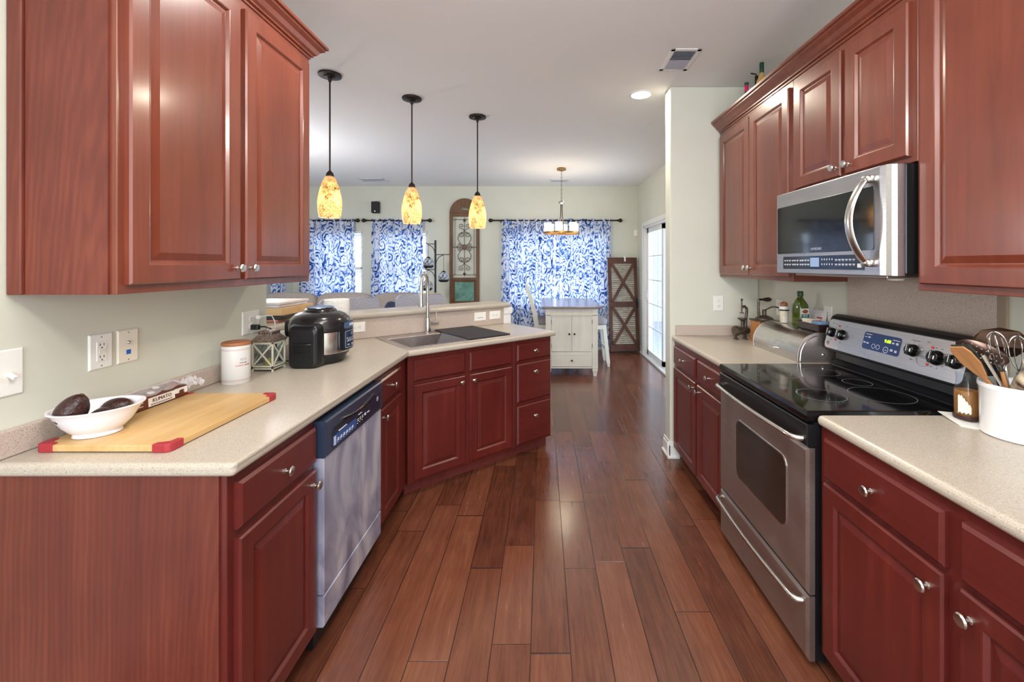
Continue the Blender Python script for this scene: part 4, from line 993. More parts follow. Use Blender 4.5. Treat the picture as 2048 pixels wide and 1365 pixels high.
for k in range(7):
    a = PI*(k+0.5)/7; g.tube([(0.01*math.cos(a), -0.038, ac+0.055), (0.05*math.cos(a), -0.042, ac+0.055+0.03*math.sin(a)), (0.085*math.cos(a), -0.038, ac+0.050+0.05*math.sin(a))], [0.006, 0.010, 0.004], 6)
g.build('carved_crest', plain('crest_teal', C(150, 176, 166), 0.6, noise=((25, 25, 25), C(120, 84, 60), 2)), ap)

# rustic shutter leaning in the corner
sh = thing('louvred_shutter', 'tall rustic wood shutter with two X braces leaning in the dining corner', 'shutter', (1.40, 7.22, FZ), 0.10)
SLAT = plain('worn_slat', C(222, 218, 206), 0.6, noise=((14, 5, 30), C(186, 168, 146), 4))
DWOOD = wood('dark_rustic_wood', C(60, 34, 26), C(92, 54, 40), C(112, 70, 52), rough=0.65, coat=0, gs=(22, 22, 2), bump=0.3)
g = G(); w2, hh = 0.255, 1.632; lean = 0.105
def LX(g, rz=0, loc=(0, 0, 0)):
    g.X = Matrix.Rotation(-lean, 4, 'X'); return g
LX(g)
for a, b in (((-w2, 0, 0.03), (-w2+0.055, 0.035, hh)), ((w2-0.055, 0, 0.03), (w2, 0.035, hh)), ((-w2, -0.004, hh-0.10), (w2, 0.035, hh)), ((-w2, -0.004, 0.03), (w2, 0.035, 0.15)), ((-w2, -0.006, 0.78), (w2, 0.035, 0.87))): g.box(a, b)
g.build('frame', DWOOD, sh, bevel=0.003)
g = LX(G())
for z0, z1 in ((0.15, 0.78), (0.87, hh-0.10)):
    n = int((z1-z0)/0.033)
    for i in range(n):
        z = z0+(i+0.5)*(z1-z0)/n; X_ = g.X.copy(); g.X = X_ @ Matrix.Translation((0, 0.02, z)) @ Matrix.Rotation(0.6, 4, 'X'); g.box((-w2+0.05, -0.018, -0.003), (w2-0.05, 0.018, 0.003)); g.X = X_
g.build('louvre_slats', SLAT, sh)
for z0, z1 in ((0.15, 0.78), (0.87, hh-0.10)):
    for s_ in (-1, 1):
        g = LX(G()); L_ = math.hypot(2*w2-0.11, z1-z0); a = math.atan2(z1-z0, (2*w2-0.11)*s_)
        g.X = g.X @ Matrix.Translation((0, -0.008 if s_ > 0 else -0.010, (z0+z1)/2)) @ Matrix.Rotation(-a, 4, 'Y'); g.box((-L_/2, -0.012, -0.024), (L_/2, 0.006, 0.024)); g.build('brace', DWOOD, sh, bevel=0.002)
LX(G()).box((w2-0.035, -0.03, 0.76), (w2-0.015, -0.004, 0.92)).build('latch', IRONBLK, sh)
cl = LX(G()); cl.box((-0.012, -0.014, hh-0.07), (0.012, 0.045, hh+0.02)); o_ = cl.build('clip', WHITE, None)
o_.parent = None; o_.location = (1.44, 7.22, FZ); o_.rotation_euler = (0, 0, 0.10); tag(o_, 'small white clip pinched onto the shutter top edge', 'clip')

# lantern stand in the living room corner
st = thing('lantern_stand', 'dark metal pole stand with hooked arms holding mosaic globes', 'lamp stand', (-1.782, 7.10, FZ))
z0 = 0
G().cyl((0, 0, 0), 0.016, 1.905, 'z', 12).build('pole', IRONBLK, st)
G().lathe([(0.15, 0), (0.15, 0.012), (0.03, 0.03), (0.016, 0.05)], n=28).build('base', IRONBLK, st)
def arm(x1, z, xs):
    s_ = 1 if x1 > 0 else -1
    G().tube([(0, 0, z), (xs, -0.115, z), (x1, -0.12, z), (x1+s_*0.006, -0.12, z+0.02)], 0.0065, 6).build('arm', IRONBLK, st)
    G().tube([(s_*0.01, 0, z-0.16)]+[(s_*(0.01+0.13*(1-math.cos(a))), 0, z-0.16+0.15*math.sin(a)) for a in (0.3, 0.6, 0.9, 1.2, 1.5)], 0.006, 6).build('brace', IRONBLK, st)
arm(-0.11, 1.84, -0.085); arm(0.26, 1.665, 0.165); arm(-0.13, 1.42, -0.105)
st2 = []
for x, z, top, lab in ((-0.085, 1.53, 1.84, 'mosaic globe lantern on the top left hook of the pole stand'), (0.165, 1.30, 1.665, 'mosaic globe lantern on the right arm of the pole stand'), (-0.105, 1.16, 1.42, 'mosaic globe lantern on the low hook, half behind the tap')):
    gl = thing('globe_lantern', lab, 'lantern', (-1.782+x, 6.98, FZ+z), 0, 'mosaic globe lanterns')
    m_ = MATS.get('mosaic') or plain('mosaic', C(205, 212, 222), 0.25, noise=((42, 42, 42), C(48, 56, 72), 1))
    G().blob((0, 0, 0), (0.175, 0.175, 0.165), 1.0, 24, 16).build('globe', m_, gl)
    G().lathe([(0.04, 0.078), (0.02, 0.095), (0.006, 0.10), (0.003, 0.105), (0.003, top-z)], n=12).build('hanger', IRONBLK, gl)
    G().lathe([(0.086, -0.045), (0.086, -0.060), (0.06, -0.085)], n=24).build('bottom_rim', IRONBLK, gl)

# ================= dining table and seats =================
CREAM = wood('cream_paint', C(206, 204, 192), C(220, 218, 208), C(232, 230, 222), rough=0.5, coat=0, gs=(12, 12, 1.5), bump=0.1)
GRAYT = wood('greyed_wood_top', C(96, 84, 84), C(124, 110, 108), C(150, 138, 136), rough=0.25, coat=0.4, gs=(14, 1.2, 14))
tb = thing('dining_table', 'counter-height cream dining table with a storage pedestal and grey wood top', 'dining table', (0.392, 5.66, FZ))
Z = 0.905-FZ
G().box((-0.405, 0.0, Z-0.028), (0.405, 1.42, Z)).build('tabletop', GRAYT, tb, bevel=0.006)
TX = 0.345
for sx in (-1, 1):
    for y in (0.055, 1.29):
        g = G(); cx = sx*(TX-0.032); cy = y+0.032; s_ = 0.037
        g.box((cx-s_, cy-s_, 0.115), (cx+s_, cy+s_, Z-0.028))
        g.rings([[(cx+a*q, cy+b*q, z) for a, b in ((-1, -1), (1, -1), (1, 1), (-1, 1))] for q, z in ((0.022, 0.0), (0.024, 0.03), (0.036, 0.085), (0.030, 0.095), (0.037, 0.105), (0.037, 0.116))])
        g.build('leg', CREAM, tb, bevel=0.002)
pd = G().box((-TX+0.04, 0.065, 0.105), (TX-0.04, 0.55, Z-0.03)).box((-TX, 0.07, Z-0.115), (TX, 1.33, Z-0.03)).build('storage_pedestal', CREAM, tb)
g = G().box((-TX+0.005, 0.050, Z-0.125), (TX-0.005, 0.066, Z-0.118)).build('apron_bead', CREAM, tb)
FR = 0.064
for x0, x1, kx in ((-0.270, -0.002, -0.035), (0.002, 0.270, 0.035)):
    d_ = G().panel(x0, x1, 0.335, 0.805, [(0, FR), (0, FR-0.010), (0.003, FR-0.014), (0.018, FR-0.014), (0.020, FR-0.011)]).build('door', CREAM, tb)
    k = G().lathe([(0.006, 0), (0.006, -0.010), (0.013, -0.016), (0.013, -0.024), (0.003, -0.029)], (kx, FR-0.012, 0.57), 16, 'y').build('knob', IRONBLK, d_); k.location = (0, 0, 0)
    hx = -0.276 if x0 < 0 else 0.276
    for z in (0.41, 0.73): G().box((hx-0.005, FR-0.013, z-0.028), (hx+0.005, FR, z+0.028)).build('hinge', IRONBLK, tb)
d_ = G().panel(-0.270, 0.270, 0.135, 0.300, [(0, FR), (0, FR-0.010), (0.003, FR-0.014), (0.012, FR-0.014), (0.014, FR-0.012)]).build('drawer', CREAM, tb)
k = G().lathe([(0.006, 0), (0.006, -0.010), (0.013, -0.016), (0.013, -0.024), (0.003, -0.029)], (0, FR-0.012, 0.215), 16, 'y').build('knob', IRONBLK, d_); k.location = (0, 0, 0)
SEATF = plain('grey_seat_fabric', C(128, 122, 124), 0.85, noise=((300, 300, 300), C(150, 144, 146), 1))
def chair(label, x, y, rz, back=True):
    """faces +x in its own frame"""
    c = thing('counter_chair' if back else 'counter_stool', label, 'chair' if back else 'stool', (x, y, FZ), rz, None)
    G().blob((0.0, 0, 0.655), (0.46, 0.46, 0.11), 0.45, 28, 10).build('seat', SEATF, c)
    G().box((-0.20, -0.21, 0.545), (0.20, 0.21, 0.61)).build('seat_frame', CREAM, c, bevel=0.004)
    for sx in (-1, 1):
        for sy in (-1, 1):
            x0, y0 = sx*0.175, sy*0.185; x1, y1 = sx*0.235, sy*0.205
            g = G(); rs = []
            for t, q in ((0, 0.017), (0.05, 0.020), (0.10, 0.026), (0.105, 0.021), (0.12, 0.026), (1, 0.026)):
                px, py, pz = x1+(x0-x1)*t, y1+(y0-y1)*t, 0.59*t
                rs.append([(px+a*q, py+b*q, pz) for a, b in ((-1, -1), (1, -1), (1, 1), (-1, 1))])
            g.rings(rs).build('leg', CREAM, c, bevel=0.002)
    g = G().box((-0.215, -0.21, 0.24), (-0.190, 0.21, 0.275)).box((0.190, -0.21, 0.20), (0.215, 0.21, 0.235)); g.build('stretcher', CREAM, c)
    if back:
        for sy in (-1, 1):
            g = G(); rs = []
            for z, x_, q in ((0.56, -0.205, 0.024), (0.75, -0.235, 0.024), (1.0, -0.30, 0.022), (1.18, -0.36, 0.018)):
                rs.append([(x_+a*q*1.4, sy*0.19+b*0.018, z) for a, b in ((-1, -1), (1, -1), (1, 1), (-1, 1))])
            g.rings(rs).build('back_post', CREAM, c, bevel=0.003)
        for k, (z, x_) in enumerate(((0.80, -0.248), (0.93, -0.281), (1.06, -0.322), (1.16, -0.352))): G().at((x_, 0, z), ry=-0.25).box((-0.010, -0.19, -0.028), (0.010, 0.19, 0.028)).build('back_rail', CREAM, c)
    return c
chair('cream counter chair with grey seat, left side of the dining table', 0.115, 6.52, 0.05)
chair('cream backless counter stool tucked against the side of the dining table near the patio door', 0.735, 6.47, PI, False)

# ================= living room =================
SOFA = plain('taupe_sofa_fabric', C(146, 136, 130), 0.9, noise=((60, 60, 60), C(160, 150, 144), 3))
def cush(x, y, z, sx, sy, sz, m, name, parent=None, rx=0, rz=0, e=0.38, ry=0):
    g = G().at((x, y, z), rx=rx, rz=rz, ry=ry).blob((0, 0, 0), (sx, sy, sz), e, 32, 18)
    return g.build(name, m, parent)
sf = thing('sofa', 'long taupe fabric sofa along the curtained windows', 'sofa', (-3.05, 6.35, FZ))
g = G().box((-1.24, -0.30, 0.08), (1.36, 0.58, 0.42)); g.build('base', SOFA, sf, bevel=0.04, seg=3)
g = G().box((-1.24, 0.30, 0.10), (1.36, 0.58, 0.90)); g.build('back_frame', SOFA, sf, bevel=0.06, seg=3)
for s_ in (-1, 1): G().box((1.20*s_+0.03-0.13, -0.34, 0.08), (1.20*s_+0.03+0.13, 0.58, 0.66)).build('arm', SOFA, sf, bevel=0.06, seg=3)
for k in range(3): cush(-0.80+k*0.82, -0.02, 0.50, 0.81, 0.62, 0.20, SOFA, 'seat_cushion', sf)
for k, (x, w_) in enumerate(((-0.83, 0.86), (0.02, 0.86), (0.86, 0.84))):
    cush(x, 0.22, 0.83, w_, 0.26, 0.48, SOFA, 'back_cushion', sf, rx=-0.14, e=0.5)
# second sofa section facing the bar, back towards the kitchen
NAVYC = plain('navy_cloth', C(34, 40, 60), 0.9, noise=((20, 20, 20), C(52, 60, 86), 3))
tag(cush(-1.98, 5.80, 0.76, 0.38, 0.22, 0.34, NAVYC, 'throw_pillow', None, rx=-0.2, rz=0.2, ry=0.35), 'dark navy pillow between the two bar stool backs', 'pillow')
tag(cush(-2.23, 5.62, 0.70, 0.09, 0.15, 0.26, plain('red_cloth', C(168, 52, 50), 0.9), 'folded_blanket', None), 'folded red cloth beside the dark navy pillow', 'blanket')
tag(cush(-1.70, 5.52, 0.79, 0.46, 0.20, 0.46, plain('grey_pillow', C(166, 162, 160), 0.9), 'throw_pillow', None, rx=-0.2, ry=0.6), 'light grey pillow tilted beside the right bar stool back', 'pillow')
tag(cush(-1.80, 6.80, 0.945, 0.30, 0.26, 0.13, plain('yellow_cloth', C(232, 214, 60), 0.9), 'throw_pillow', None), 'yellow cushion lying on the sofa back, peeking out behind the tap', 'cushion')
lc = thing('armchair', 'taupe armchair in front of the sofa holding the pillows', 'armchair', (-1.88, 5.60, FZ))
G().box((-0.42, -0.35, 0.06), (0.42, 0.38, 0.42)).build('base', SOFA, lc, bevel=0.04, seg=3)
cush(0, 0, 0.45, 0.80, 0.68, 0.16, SOFA, 'seat_cushion', lc)
def weave():
    m, nt, b = newmat('grey_woven_fabric'); tc = N(nt, 'ShaderNodeTexCoord')
    ck = N(nt, 'ShaderNodeTexChecker', i_Scale=110.0); L(nt, tc, 'Object', ck, 'Vector'); ck.inputs['Color1'].default_value = C(138, 138, 150); ck.inputs['Color2'].default_value = C(178, 178, 190)
    L(nt, ck, 'Color', b, 'Base Color'); b.inputs['Roughness'].default_value = 0.9; return m
WEAVE = weave()
def barstool(label, t, pd_):
    p = pen(t, pd_); c = thing('bar_stool', label, 'bar stool', (p[0], p[1], FZ), PA, 'woven bar stools behind the bar')
    rs = []
    g = G(); n = 10
    for z, hw2, yy in ((0.74, 0.215, 0.13), (0.95, 0.235, 0.15), (1.12, 0.243, 0.17), (1.18, 0.238, 0.178), (1.207, 0.215, 0.182), (1.213, 0.190, 0.183)):
        ring = []
        for i in range(n+1): u = -1+2*i/n; ring.append((hw2*u, yy-0.05*(1-u*u)*-1-0.02, z))
        for i in range(n, -1, -1): u = -1+2*i/n; ring.append((hw2*u, yy-0.05*(1-u*u)*-1+0.035, z))
        rs.append(ring)
    g.rings(rs).build('backrest', WEAVE, c, bevel=0.012, seg=2, angle=1.0)
    G().blob((0, 0.0, 0.72), (0.47, 0.40, 0.12), 0.4, 28, 10).build('seat', WEAVE, c)
    for sx in (-1, 1):
        for sy in (-1, 1): G().tube([(sx*0.19, sy*0.15, 0.68), (sx*0.22, sy*0.18, 0.0)], [0.02, 0.014], 8).build('leg', IRONBLK, c)
    g = G()
    for sx in (-1, 1): g.tube([(sx*0.207, -0.16, 0.28), (sx*0.207, 0.20, 0.28)], 0.009, 6)
    for y in (-0.16, 0.20): g.tube([(-0.207, y, 0.28), (0.207, y, 0.28)], 0.009, 6)
    g.build('foot_rail', IRONBLK, c); return c
barstool('grey woven bar stool behind the bar, beside the paper towel roll', 0.0, 1.035)
barstool('grey woven bar stool behind the bar, in front of the arched panel', 0.66, 1.08)
# ================= things on the left worktop =================
TZ = 0.914
BAM = wood('bamboo', C(178, 138, 84), C(206, 168, 112), C(222, 190, 138), rough=0.45, coat=0.1, gs=(38, 2.2, 20), figure=0.0)
REDS = plain('red_silicone', C(160, 46, 54), 0.5)
cb = thing('chopping_board', 'large bamboo chopping board with red corner grips on the left worktop', 'chopping board', (-1.279, 1.492, TZ))
BX, BY = 0.194, 0.252
G().prism(rrect(-BX, BX, -BY, BY, 0.012), 0.003, 0.022).build('board', BAM, cb, bevel=0.002)
for sx in (-1, 1):
    for sy in (-1, 1):
        g = G(); q = 0.052
        pts = [(BX+0.002-q, BY+0.002), (BX-0.012, BY+0.002), (BX-0.001, BY-0.004), (BX+0.002, BY-0.014), (BX+0.002, BY+0.002-q), (BX-0.016, BY-q+0.004), (BX-0.020, BY-0.026), (BX-0.030, BY-0.021), (BX-q+0.004, BY-0.016)]
        g.prism([(sx*a, sy*b) for a, b in pts][::sx*sy], 0.0, 0.0255); g.build('corner_grip', REDS, cb, bevel=0.003)
bw = thing('fruit_bowl', 'white oval scalloped bowl holding avocados on the chopping board', 'bowl', (-1.385, 1.330, TZ+0.0225), 0.7)
prof = [(0.052, 0.0), (0.055, 0.002), (0.053, 0.012), (0.062, 0.018), (0.078, 0.038), (0.091, 0.062), (0.100, 0.078), (0.106, 0.084), (0.106, 0.087), (0.100, 0.087), (0.095, 0.080), (0.087, 0.062), (0.072, 0.038), (0.055, 0.022), (0.02, 0.016)]
G().lathe(prof, n=56, sx=1.04, sy=0.93).build('bowl', plain('white_porcelain', C(238, 236, 242), 0.12, coat=0.4), bw)
AVO = plain('avocado_skin', C(70, 40, 36), 0.28, noise=((150, 150, 150), C(38, 22, 24), 2), bump=0.9)
for k, (x, y, z, s_, rz, lab) in enumerate(((-1.408, 1.278, 1.026, 0.086, 0.5, 'large dark avocado standing highest in the bowl'), (-1.358, 1.314, 0.990, 0.070, 2.0, 'dark avocado lying low in the middle of the bowl'), (-1.388, 1.392, 0.993, 0.078, 0.2, 'dark avocado at the far side of the bowl'))):
    a = thing('avocado', lab, 'avocado', (x, y, z-s_*0.44), rz, 'avocados in the bowl')
    tl = 0.45 if k == 0 else PI/2-0.35
    g = G().at((0, 0, s_*0.44), ry=tl)
    g.blob((0, 0, 0), (s_*0.86, s_*0.86, s_*1.12), 1.0, 24, 16, warp=lambda x, y, z: (x*(1-0.16*z), y*(1-0.16*z), z)); g.build('skin', AVO, a)
    G().at((0, 0, s_*0.44), ry=tl).lathe([(0.005, s_*0.545), (0.006, s_*0.57), (0.002, s_*0.578)], n=8).build('stem_nub', plain('stub', C(96, 70, 44), 0.8) if 'stub' not in MATS else MATS['stub'], a)
# tomato packet
BRN = plain('packet_brown', C(98, 42, 26), 0.3); CRM = plain('packet_label', C(232, 230, 224), 0.35); KRA = plain('packet_kraft', C(190, 150, 96), 0.5)
tp = thing('tomato_packet', 'brown and white KUMATO tomato packet in crinkled film against the backsplash', 'food packet', (-1.432, 1.400, TZ+0.0255), PI/2)
g = G().rings([[(x0, 0, 0), (x1, 0, 0), (x1, 0.060, 0.002), (x0, 0.060, 0.002)] if z == 0 else [(x0, 0.002, z), (x1, 0.002, z), (x1, 0.062, z+0.016), (x0, 0.062, z+0.016)] for x0, x1, z in ((0, 0.325, 0), (0, 0.325, 0.036))]); bx = g.build('sleeve', BRN, tp, bevel=0.002)
lb = G().add([(0.150, -0.0008, 0.003), (0.262, -0.0008, 0.003), (0.262, 0.0008, 0.034), (0.150, 0.0008, 0.034)], [(0, 1, 2, 3)]).add([(0.262, 0.0004, 0.018), (0.322, 0.0006, 0.010), (0.322, 0.0012, 0.035), (0.262, 0.0014, 0.035)], [(0, 1, 2, 3)]).build('label', CRM, tp)
t = text('KUMATO', 0.019, lb, BRN, (0.206, -0.0012, 0.0225)); t.data.transform(Matrix.Diagonal((1, 1, 1, 1)))
q_ = G()
for i in range(9): q_.box((0.160+i*0.0102, -0.0014, 0.0075), (0.1675+i*0.0102, -0.0009, 0.0105))
q_.build('printed_line', BRN, lb)
g = G()
for i in range(5): g.add([(0.012, -0.0008, 0.006+i*0.006), (0.10+0.03*(i % 2), -0.0008, 0.006+i*0.006), (0.10+0.03*(i % 2), -0.0006, 0.0082+i*0.006), (0.012, -0.0006, 0.0082+i*0.006)], [(0, 1, 2, 3)])
g.build('printed_lines', CRM, bx)
g = G()
def ontop(x, y): return 0.0365+(y-0.002)*0.267+0.0008
g.add([(0.005, 0.004, ontop(0, 0.004)), (0.150, 0.004, ontop(0, 0.004)), (0.115, 0.040, ontop(0, 0.040)), (0.005, 0.060, ontop(0, 0.060))], [(0, 1, 2, 3)]); g.build('kraft_patch', KRA, bx)
for x, y, r, m in ((0.285, 0.030, 0.022, plain('tomato_brown', C(132, 62, 34), 0.4)), (0.190, 0.028, 0.014, CRM), (0.235, 0.050, 0.013, CRM)):
    g = G(); g.rings([[(x+q*math.cos(2*PI*i/20), y+q*0.8*math.sin(2*PI*i/20), ontop(x, y+q*0.8*math.sin(2*PI*i/20))+0.0004) for i in range(20)] for q in (r, r*0.5)], False, True); g.build('printed_tomato', m, bx)
for i, sz in enumerate((0.013, 0.013, 0.012)):
    g = G(); x = 0.292; z = 0.009+i*0.0075; g.rings([[(x+sz*math.cos(2*PI*k/16), -0.0014+z*0.0, z+0.0042*math.sin(2*PI*k/16)) for k in range(16)], [(x+sz*0.2*math.cos(2*PI*k/16), -0.0016, z) for k in range(16)]], False, True); g.build('tomato_slice', BRN, lb)
rnd = random.Random(3); g = G(); vs = []; nx, ny = 12, 8
FILM = bpy.data.materials.new('clear_film'); FILM.use_nodes = True
b_ = FILM.node_tree.nodes['Principled BSDF']; b_.inputs['Alpha'].default_value = 0.30; b_.inputs['Roughness'].default_value = 0.12; b_.inputs['Base Color'].default_value = (0.9, 0.9, 0.92, 1)
def crink(x0, x1, z0, amp, y0, y1):
    vs = []; fs = []
    for j in range(ny+1):
        for i in range(nx+1): vs.append((x0+(x1-x0)*i/nx, y0+(y1-y0)*j/ny, z0+0.016*j/ny+rnd.uniform(0, amp)*(1 if 0 < i < nx else 0.4)))
    w_ = nx+1
    for j in range(ny):
        for i in range(nx): fs.append((j*w_+i, j*w_+i+1, (j+1)*w_+i+1, (j+1)*w_+i))
    g.add(vs, fs)
crink(0.05, 0.325, 0.039, 0.009, 0.004, 0.066); crink(0.320, 0.425, 0.012, 0.030, 0.006, 0.062); g.build('crinkled_film', FILM, tp)

# treat canister
cn = thing('canister', 'tall white canister with a brown wooden lid beside the lantern', 'canister', (-1.425, 1.985, TZ))
CER = plain('canister_white', C(216, 214, 210), 0.3); LIDW = wood('lid_wood', C(140, 84, 52), C(168, 106, 70), C(184, 122, 84), rough=0.5, coat=0, gs=(30, 4, 30))
cnb = G().lathe([(0.054, 0), (0.0565, 0.003), (0.0565, 0.172), (0.055, 0.175), (0.02, 0.175)], n=44).build('jar_body', CER, cn)
G().lathe([(0.050, 0.174), (0.0575, 0.1765), (0.0585, 0.182), (0.0570, 0.189), (0.052, 0.1915), (0.002, 0.1925)], n=44).build('lid', LIDW, cn)
for z in (0.016, 0.021, 0.155, 0.160): G().lathe([(0.0567, z), (0.0572, z+0.0005), (0.0567, z+0.001)], n=44, cap0=False, cap1=False).build('red_band', plain('band', C(170, 84, 84), 0.4) if 'band' not in MATS else MATS['band'], cn)
def wrap(o_, r, a0, cx=0, cy=0):
    for v in o_.data.vertices: x, y, z = v.co; a = a0+x/r; rr = r+(-y); v.co = (cx+rr*math.cos(a), cy+rr*math.sin(a), z)
a0 = -0.55
for s_, sz, z, m in (('PUP JAR', 0.0085, 0.098, GREY), ('DOGGY TREATS', 0.0085, 0.086, RED)):
    t = text(s_, sz, cnb, m, (0, -0.0004, z)); wrap(t, 0.0566, a0+0.1)
g = G(); bone = []
for i in range(40):
    a = 2*PI*i/40; x = 0.012*math.cos(a); z = 0.0032*math.sin(a)*(1+1.2*abs(math.cos(a))**2); bone.append((x, -0.0006, 0.114+z))
g.tube(bone+[bone[0]], 0.0005, 4); t = g.build('bone_outline', GREY, cnb); wrap(t, 0.0566, a0+0.1)

# lantern
ln = thing('candle_lantern', 'small cream wooden lantern with X-braced glass sides and brown metal roof', 'lantern', (-1.430, 2.231, TZ))
LWD = wood('lantern_wood', C(176, 172, 150), C(200, 196, 176), C(216, 212, 196), rough=0.7, coat=0, gs=(40, 40, 4))
LMT = plain('lantern_metal', C(118, 98, 88), 0.45, 0.6, noise=((70, 70, 70), C(160, 144, 134), 2))
s_ = 0.055; g = G()
for sx in (-1, 1):
    for sy in (-1, 1):
        g.box((sx*s_-0.008*(sx > 0)-0.0, sy*s_-0.008*(sy > 0), 0.0), (sx*s_+0.008*(sx < 0), sy*s_+0.008*(sy < 0), 0.150))
for z0, z1 in ((0.012, 0.030), (0.140, 0.152)):
    g.box((-s_, -s_, z0), (s_, -s_+0.008, z1)).box((-s_, s_-0.008, z0), (s_, s_, z1)).box((-s_, -s_+0.008, z0), (-s_+0.008, s_-0.008, z1)).box((s_-0.008, -s_+0.008, z0), (s_, s_-0.008, z1))
g.box((-s_, -s_, 0.018), (s_, s_, 0.024)); g.build('wooden_frame', LWD, ln, bevel=0.001)
for k in range(4):
    g = G()
    for q in (-1, 1):
        a = math.atan2(0.110, 0.094*q)
        g.X = Matrix.Rotation(k*PI/2, 4, 'Z') @ Matrix.Translation((0, -s_+0.003, 0.085)) @ Matrix.Rotation(-a, 4, 'Y'); g.box((-0.0715, -0.0022 - 0.0006*q, -0.0035), (0.0715, 0.0015, 0.0035))
    g.build('cross_brace', LWD, ln)
    g = G().at(rz=k*PI/2).box((-s_+0.008, -s_+0.0055, 0.030), (s_-0.008, -s_+0.0065, 0.140)); g.build('glass_pane', PANE, ln)
g = G(); g.rings([[(a*q, b*q, z) for a, b in ((-1, -1), (1, -1), (1, 1), (-1, 1))] for q, z in ((0.060, 0.151), (0.061, 0.160), (0.056, 0.163), (0.040, 0.180), (0.036, 0.184), (0.036, 0.198), (0.040, 0.200), (0.038, 0.203), (0.02, 0.207))])
rf = g.build('roof', LMT, ln, bevel=0.001)
for k in range(4):
    g = G().at(rz=k*PI/2)
    for i in range(5): g.blob((-0.026+i*0.013, -0.0365, 0.191), (0.007, 0.002, 0.007), 1, 8, 4)
    q = g.build('vent_holes', SLOT, rf)
G().cyl((0, 0, 0.024), 0.022, 0.035, 'z', 20).build('candle', plain('wax', C(168, 152, 82), 0.5), ln)
G().tube([(0.01*math.cos(0.3*i)*0+0.018*math.cos(PI*i/10), 0, 0.203+0.016*math.sin(PI*i/10)) for i in range(11)], 0.0016, 6).build('carry_ring', LMT, ln)

# cords into the wall outlet
pl = thing('black_power_cord', 'black plug and cord in the wide outlet above the lantern', 'cord', (LW+0.009, 2.232, 1.135), PI/2)
G().box((-0.012, -0.040, -0.014), (0.012, 0, 0.014)).build('plug', BLACKS, pl, bevel=0.005)
G().tube([(0, -0.036, 0), (0.006, -0.060, 0.002), (0.02, -0.085, -0.010), (0.05, -0.092, -0.035), (0.085, -0.072, -0.09), (0.13, -0.05, -0.16), (0.16, -0.05, -0.205), (0.175, -0.085, -0.2165), (0.19, -0.10, -0.2165)], 0.0038, 8).build('cable', BLACKS, pl)
pl = thing('white_power_cord', 'white plug and cord curving out of the wide outlet above the lantern', 'cord', (LW+0.009, 2.270, 1.182), PI/2)
G().box((-0.010, -0.022, -0.010), (0.010, 0, 0.010)).build('plug', WHITE, pl, bevel=0.004)
G().tube([(0, -0.020, 0), (0.012, -0.04, 0.006), (0.04, -0.055, 0.004), (0.065, -0.056, -0.03), (0.08, -0.05, -0.10), (0.085, -0.04, -0.22), (0.09, -0.05, -0.2645), (0.15, -0.06, -0.2645)], 0.0028, 8).build('cable', WHITE, pl)

# multicooker
mc = thing('multicooker', 'large black and steel domed multicooker with a blue control panel', 'multicooker', (-1.262, 2.425, TZ), PI/2)
G().lathe([(0.118, 0.0), (0.125, 0.004), (0.130, 0.030), (0.148, 0.046), (0.151, 0.060)], n=56).build('base', BLACKS, mc)
def shell(g, r, z0, z1, a0, a1, th=0.004, n=20, sx=1, rr=0):
    """curved plate, rounded corner approximated"""
    rs = []
    prof = [(0, z0), (th, z0+0.0015), (th, z1-0.0015), (0, z1)]
    for i in range(n+1):
        a = a0+(a1-a0)*i/n; u = abs(2*i/n-1); k = 1.0
        zz0 = z0; zz1 = z1
        if rr: e = max(0, u-0.80)/0.20; dz = rr*(1-math.sqrt(max(0, 1-e*e))); zz0 = z0+dz; zz1 = z1-dz
        rs.append([((r+o)*math.cos(a), (r+o)*math.sin(a), z) for o, z in ((-0.004, zz0), (th, zz0+0.001), (th, zz1-0.001), (-0.004, zz1))])
    return g.rings(rs, True, True)
G().lathe([(0.150, 0.058), (0.1535, 0.062), (0.1535, 0.174), (0.151, 0.178)], n=64).build('steel_band', STEELP, mc)
G().lathe([(0.152, 0.176), (0.157, 0.180), (0.158, 0.190), (0.157, 0.194), (0.159, 0.196), (0.158, 0.225), (0.150, 0.248), (0.130, 0.268), (0.105, 0.280), (0.086, 0.285), (0.082, 0.292), (0.076, 0.299), (0.060, 0.303)], n=64).build('domed_lid', plain('lid_black', C(30, 28, 30), 0.20, coat=0.4), mc)
G().lathe([(0.060, 0.301), (0.070, 0.304), (0.070, 0.309), (0.055, 0.313), (0.002, 0.314)], n=48).build('top_disc', plain('disc_metal', C(150, 165, 195), 0.15, 0.9), mc)
# front panel faces local -y
fp_ = G(); shell(fp_, 0.160, 0.070, 0.232, -PI/2-0.50, -PI/2+0.50, 0.010, 24, rr=0.02); fp_ = fp_.build('control_surround', BLACKS, mc, bevel=0.002)
g = G(); shell(g, 0.168, 0.190, 0.228, -PI/2-0.34, -PI/2+0.36, 0.004, 16, rr=0.008); g.build('logo_panel', plain('cooker_blue', C(62, 84, 118), 0.15), fp_)
g = G(); shell(g, 0.168, 0.080, 0.180, -PI/2-0.34, -PI/2+0.36, 0.004, 16, rr=0.012); kp_ = g.build('key_panel', plain('cooker_navy', C(32, 48, 74), 0.15), fp_)
t = text('NINJA', 0.020, fp_, WHT, (0, -0.0004, 0.210)); wrap(t, 0.1724, -PI/2+0.06)
def curve_marks(items, m, name, par, r=0.1726):
    g = G()
    for x0, x1, z0, z1 in items:
        n = max(1, int((x1-x0)/0.01)); vs = []
        for i in range(n+1):
            a = -PI/2+(x0+(x1-x0)*i/n)/r
            for z in (z0, z1): vs.append((r*math.cos(a), r*math.sin(a), z))
        g.add(vs, [(2*i, 2*i+2, 2*i+3, 2*i+1) for i in range(n)])
    o_ = g.build(name, m, par); return o_
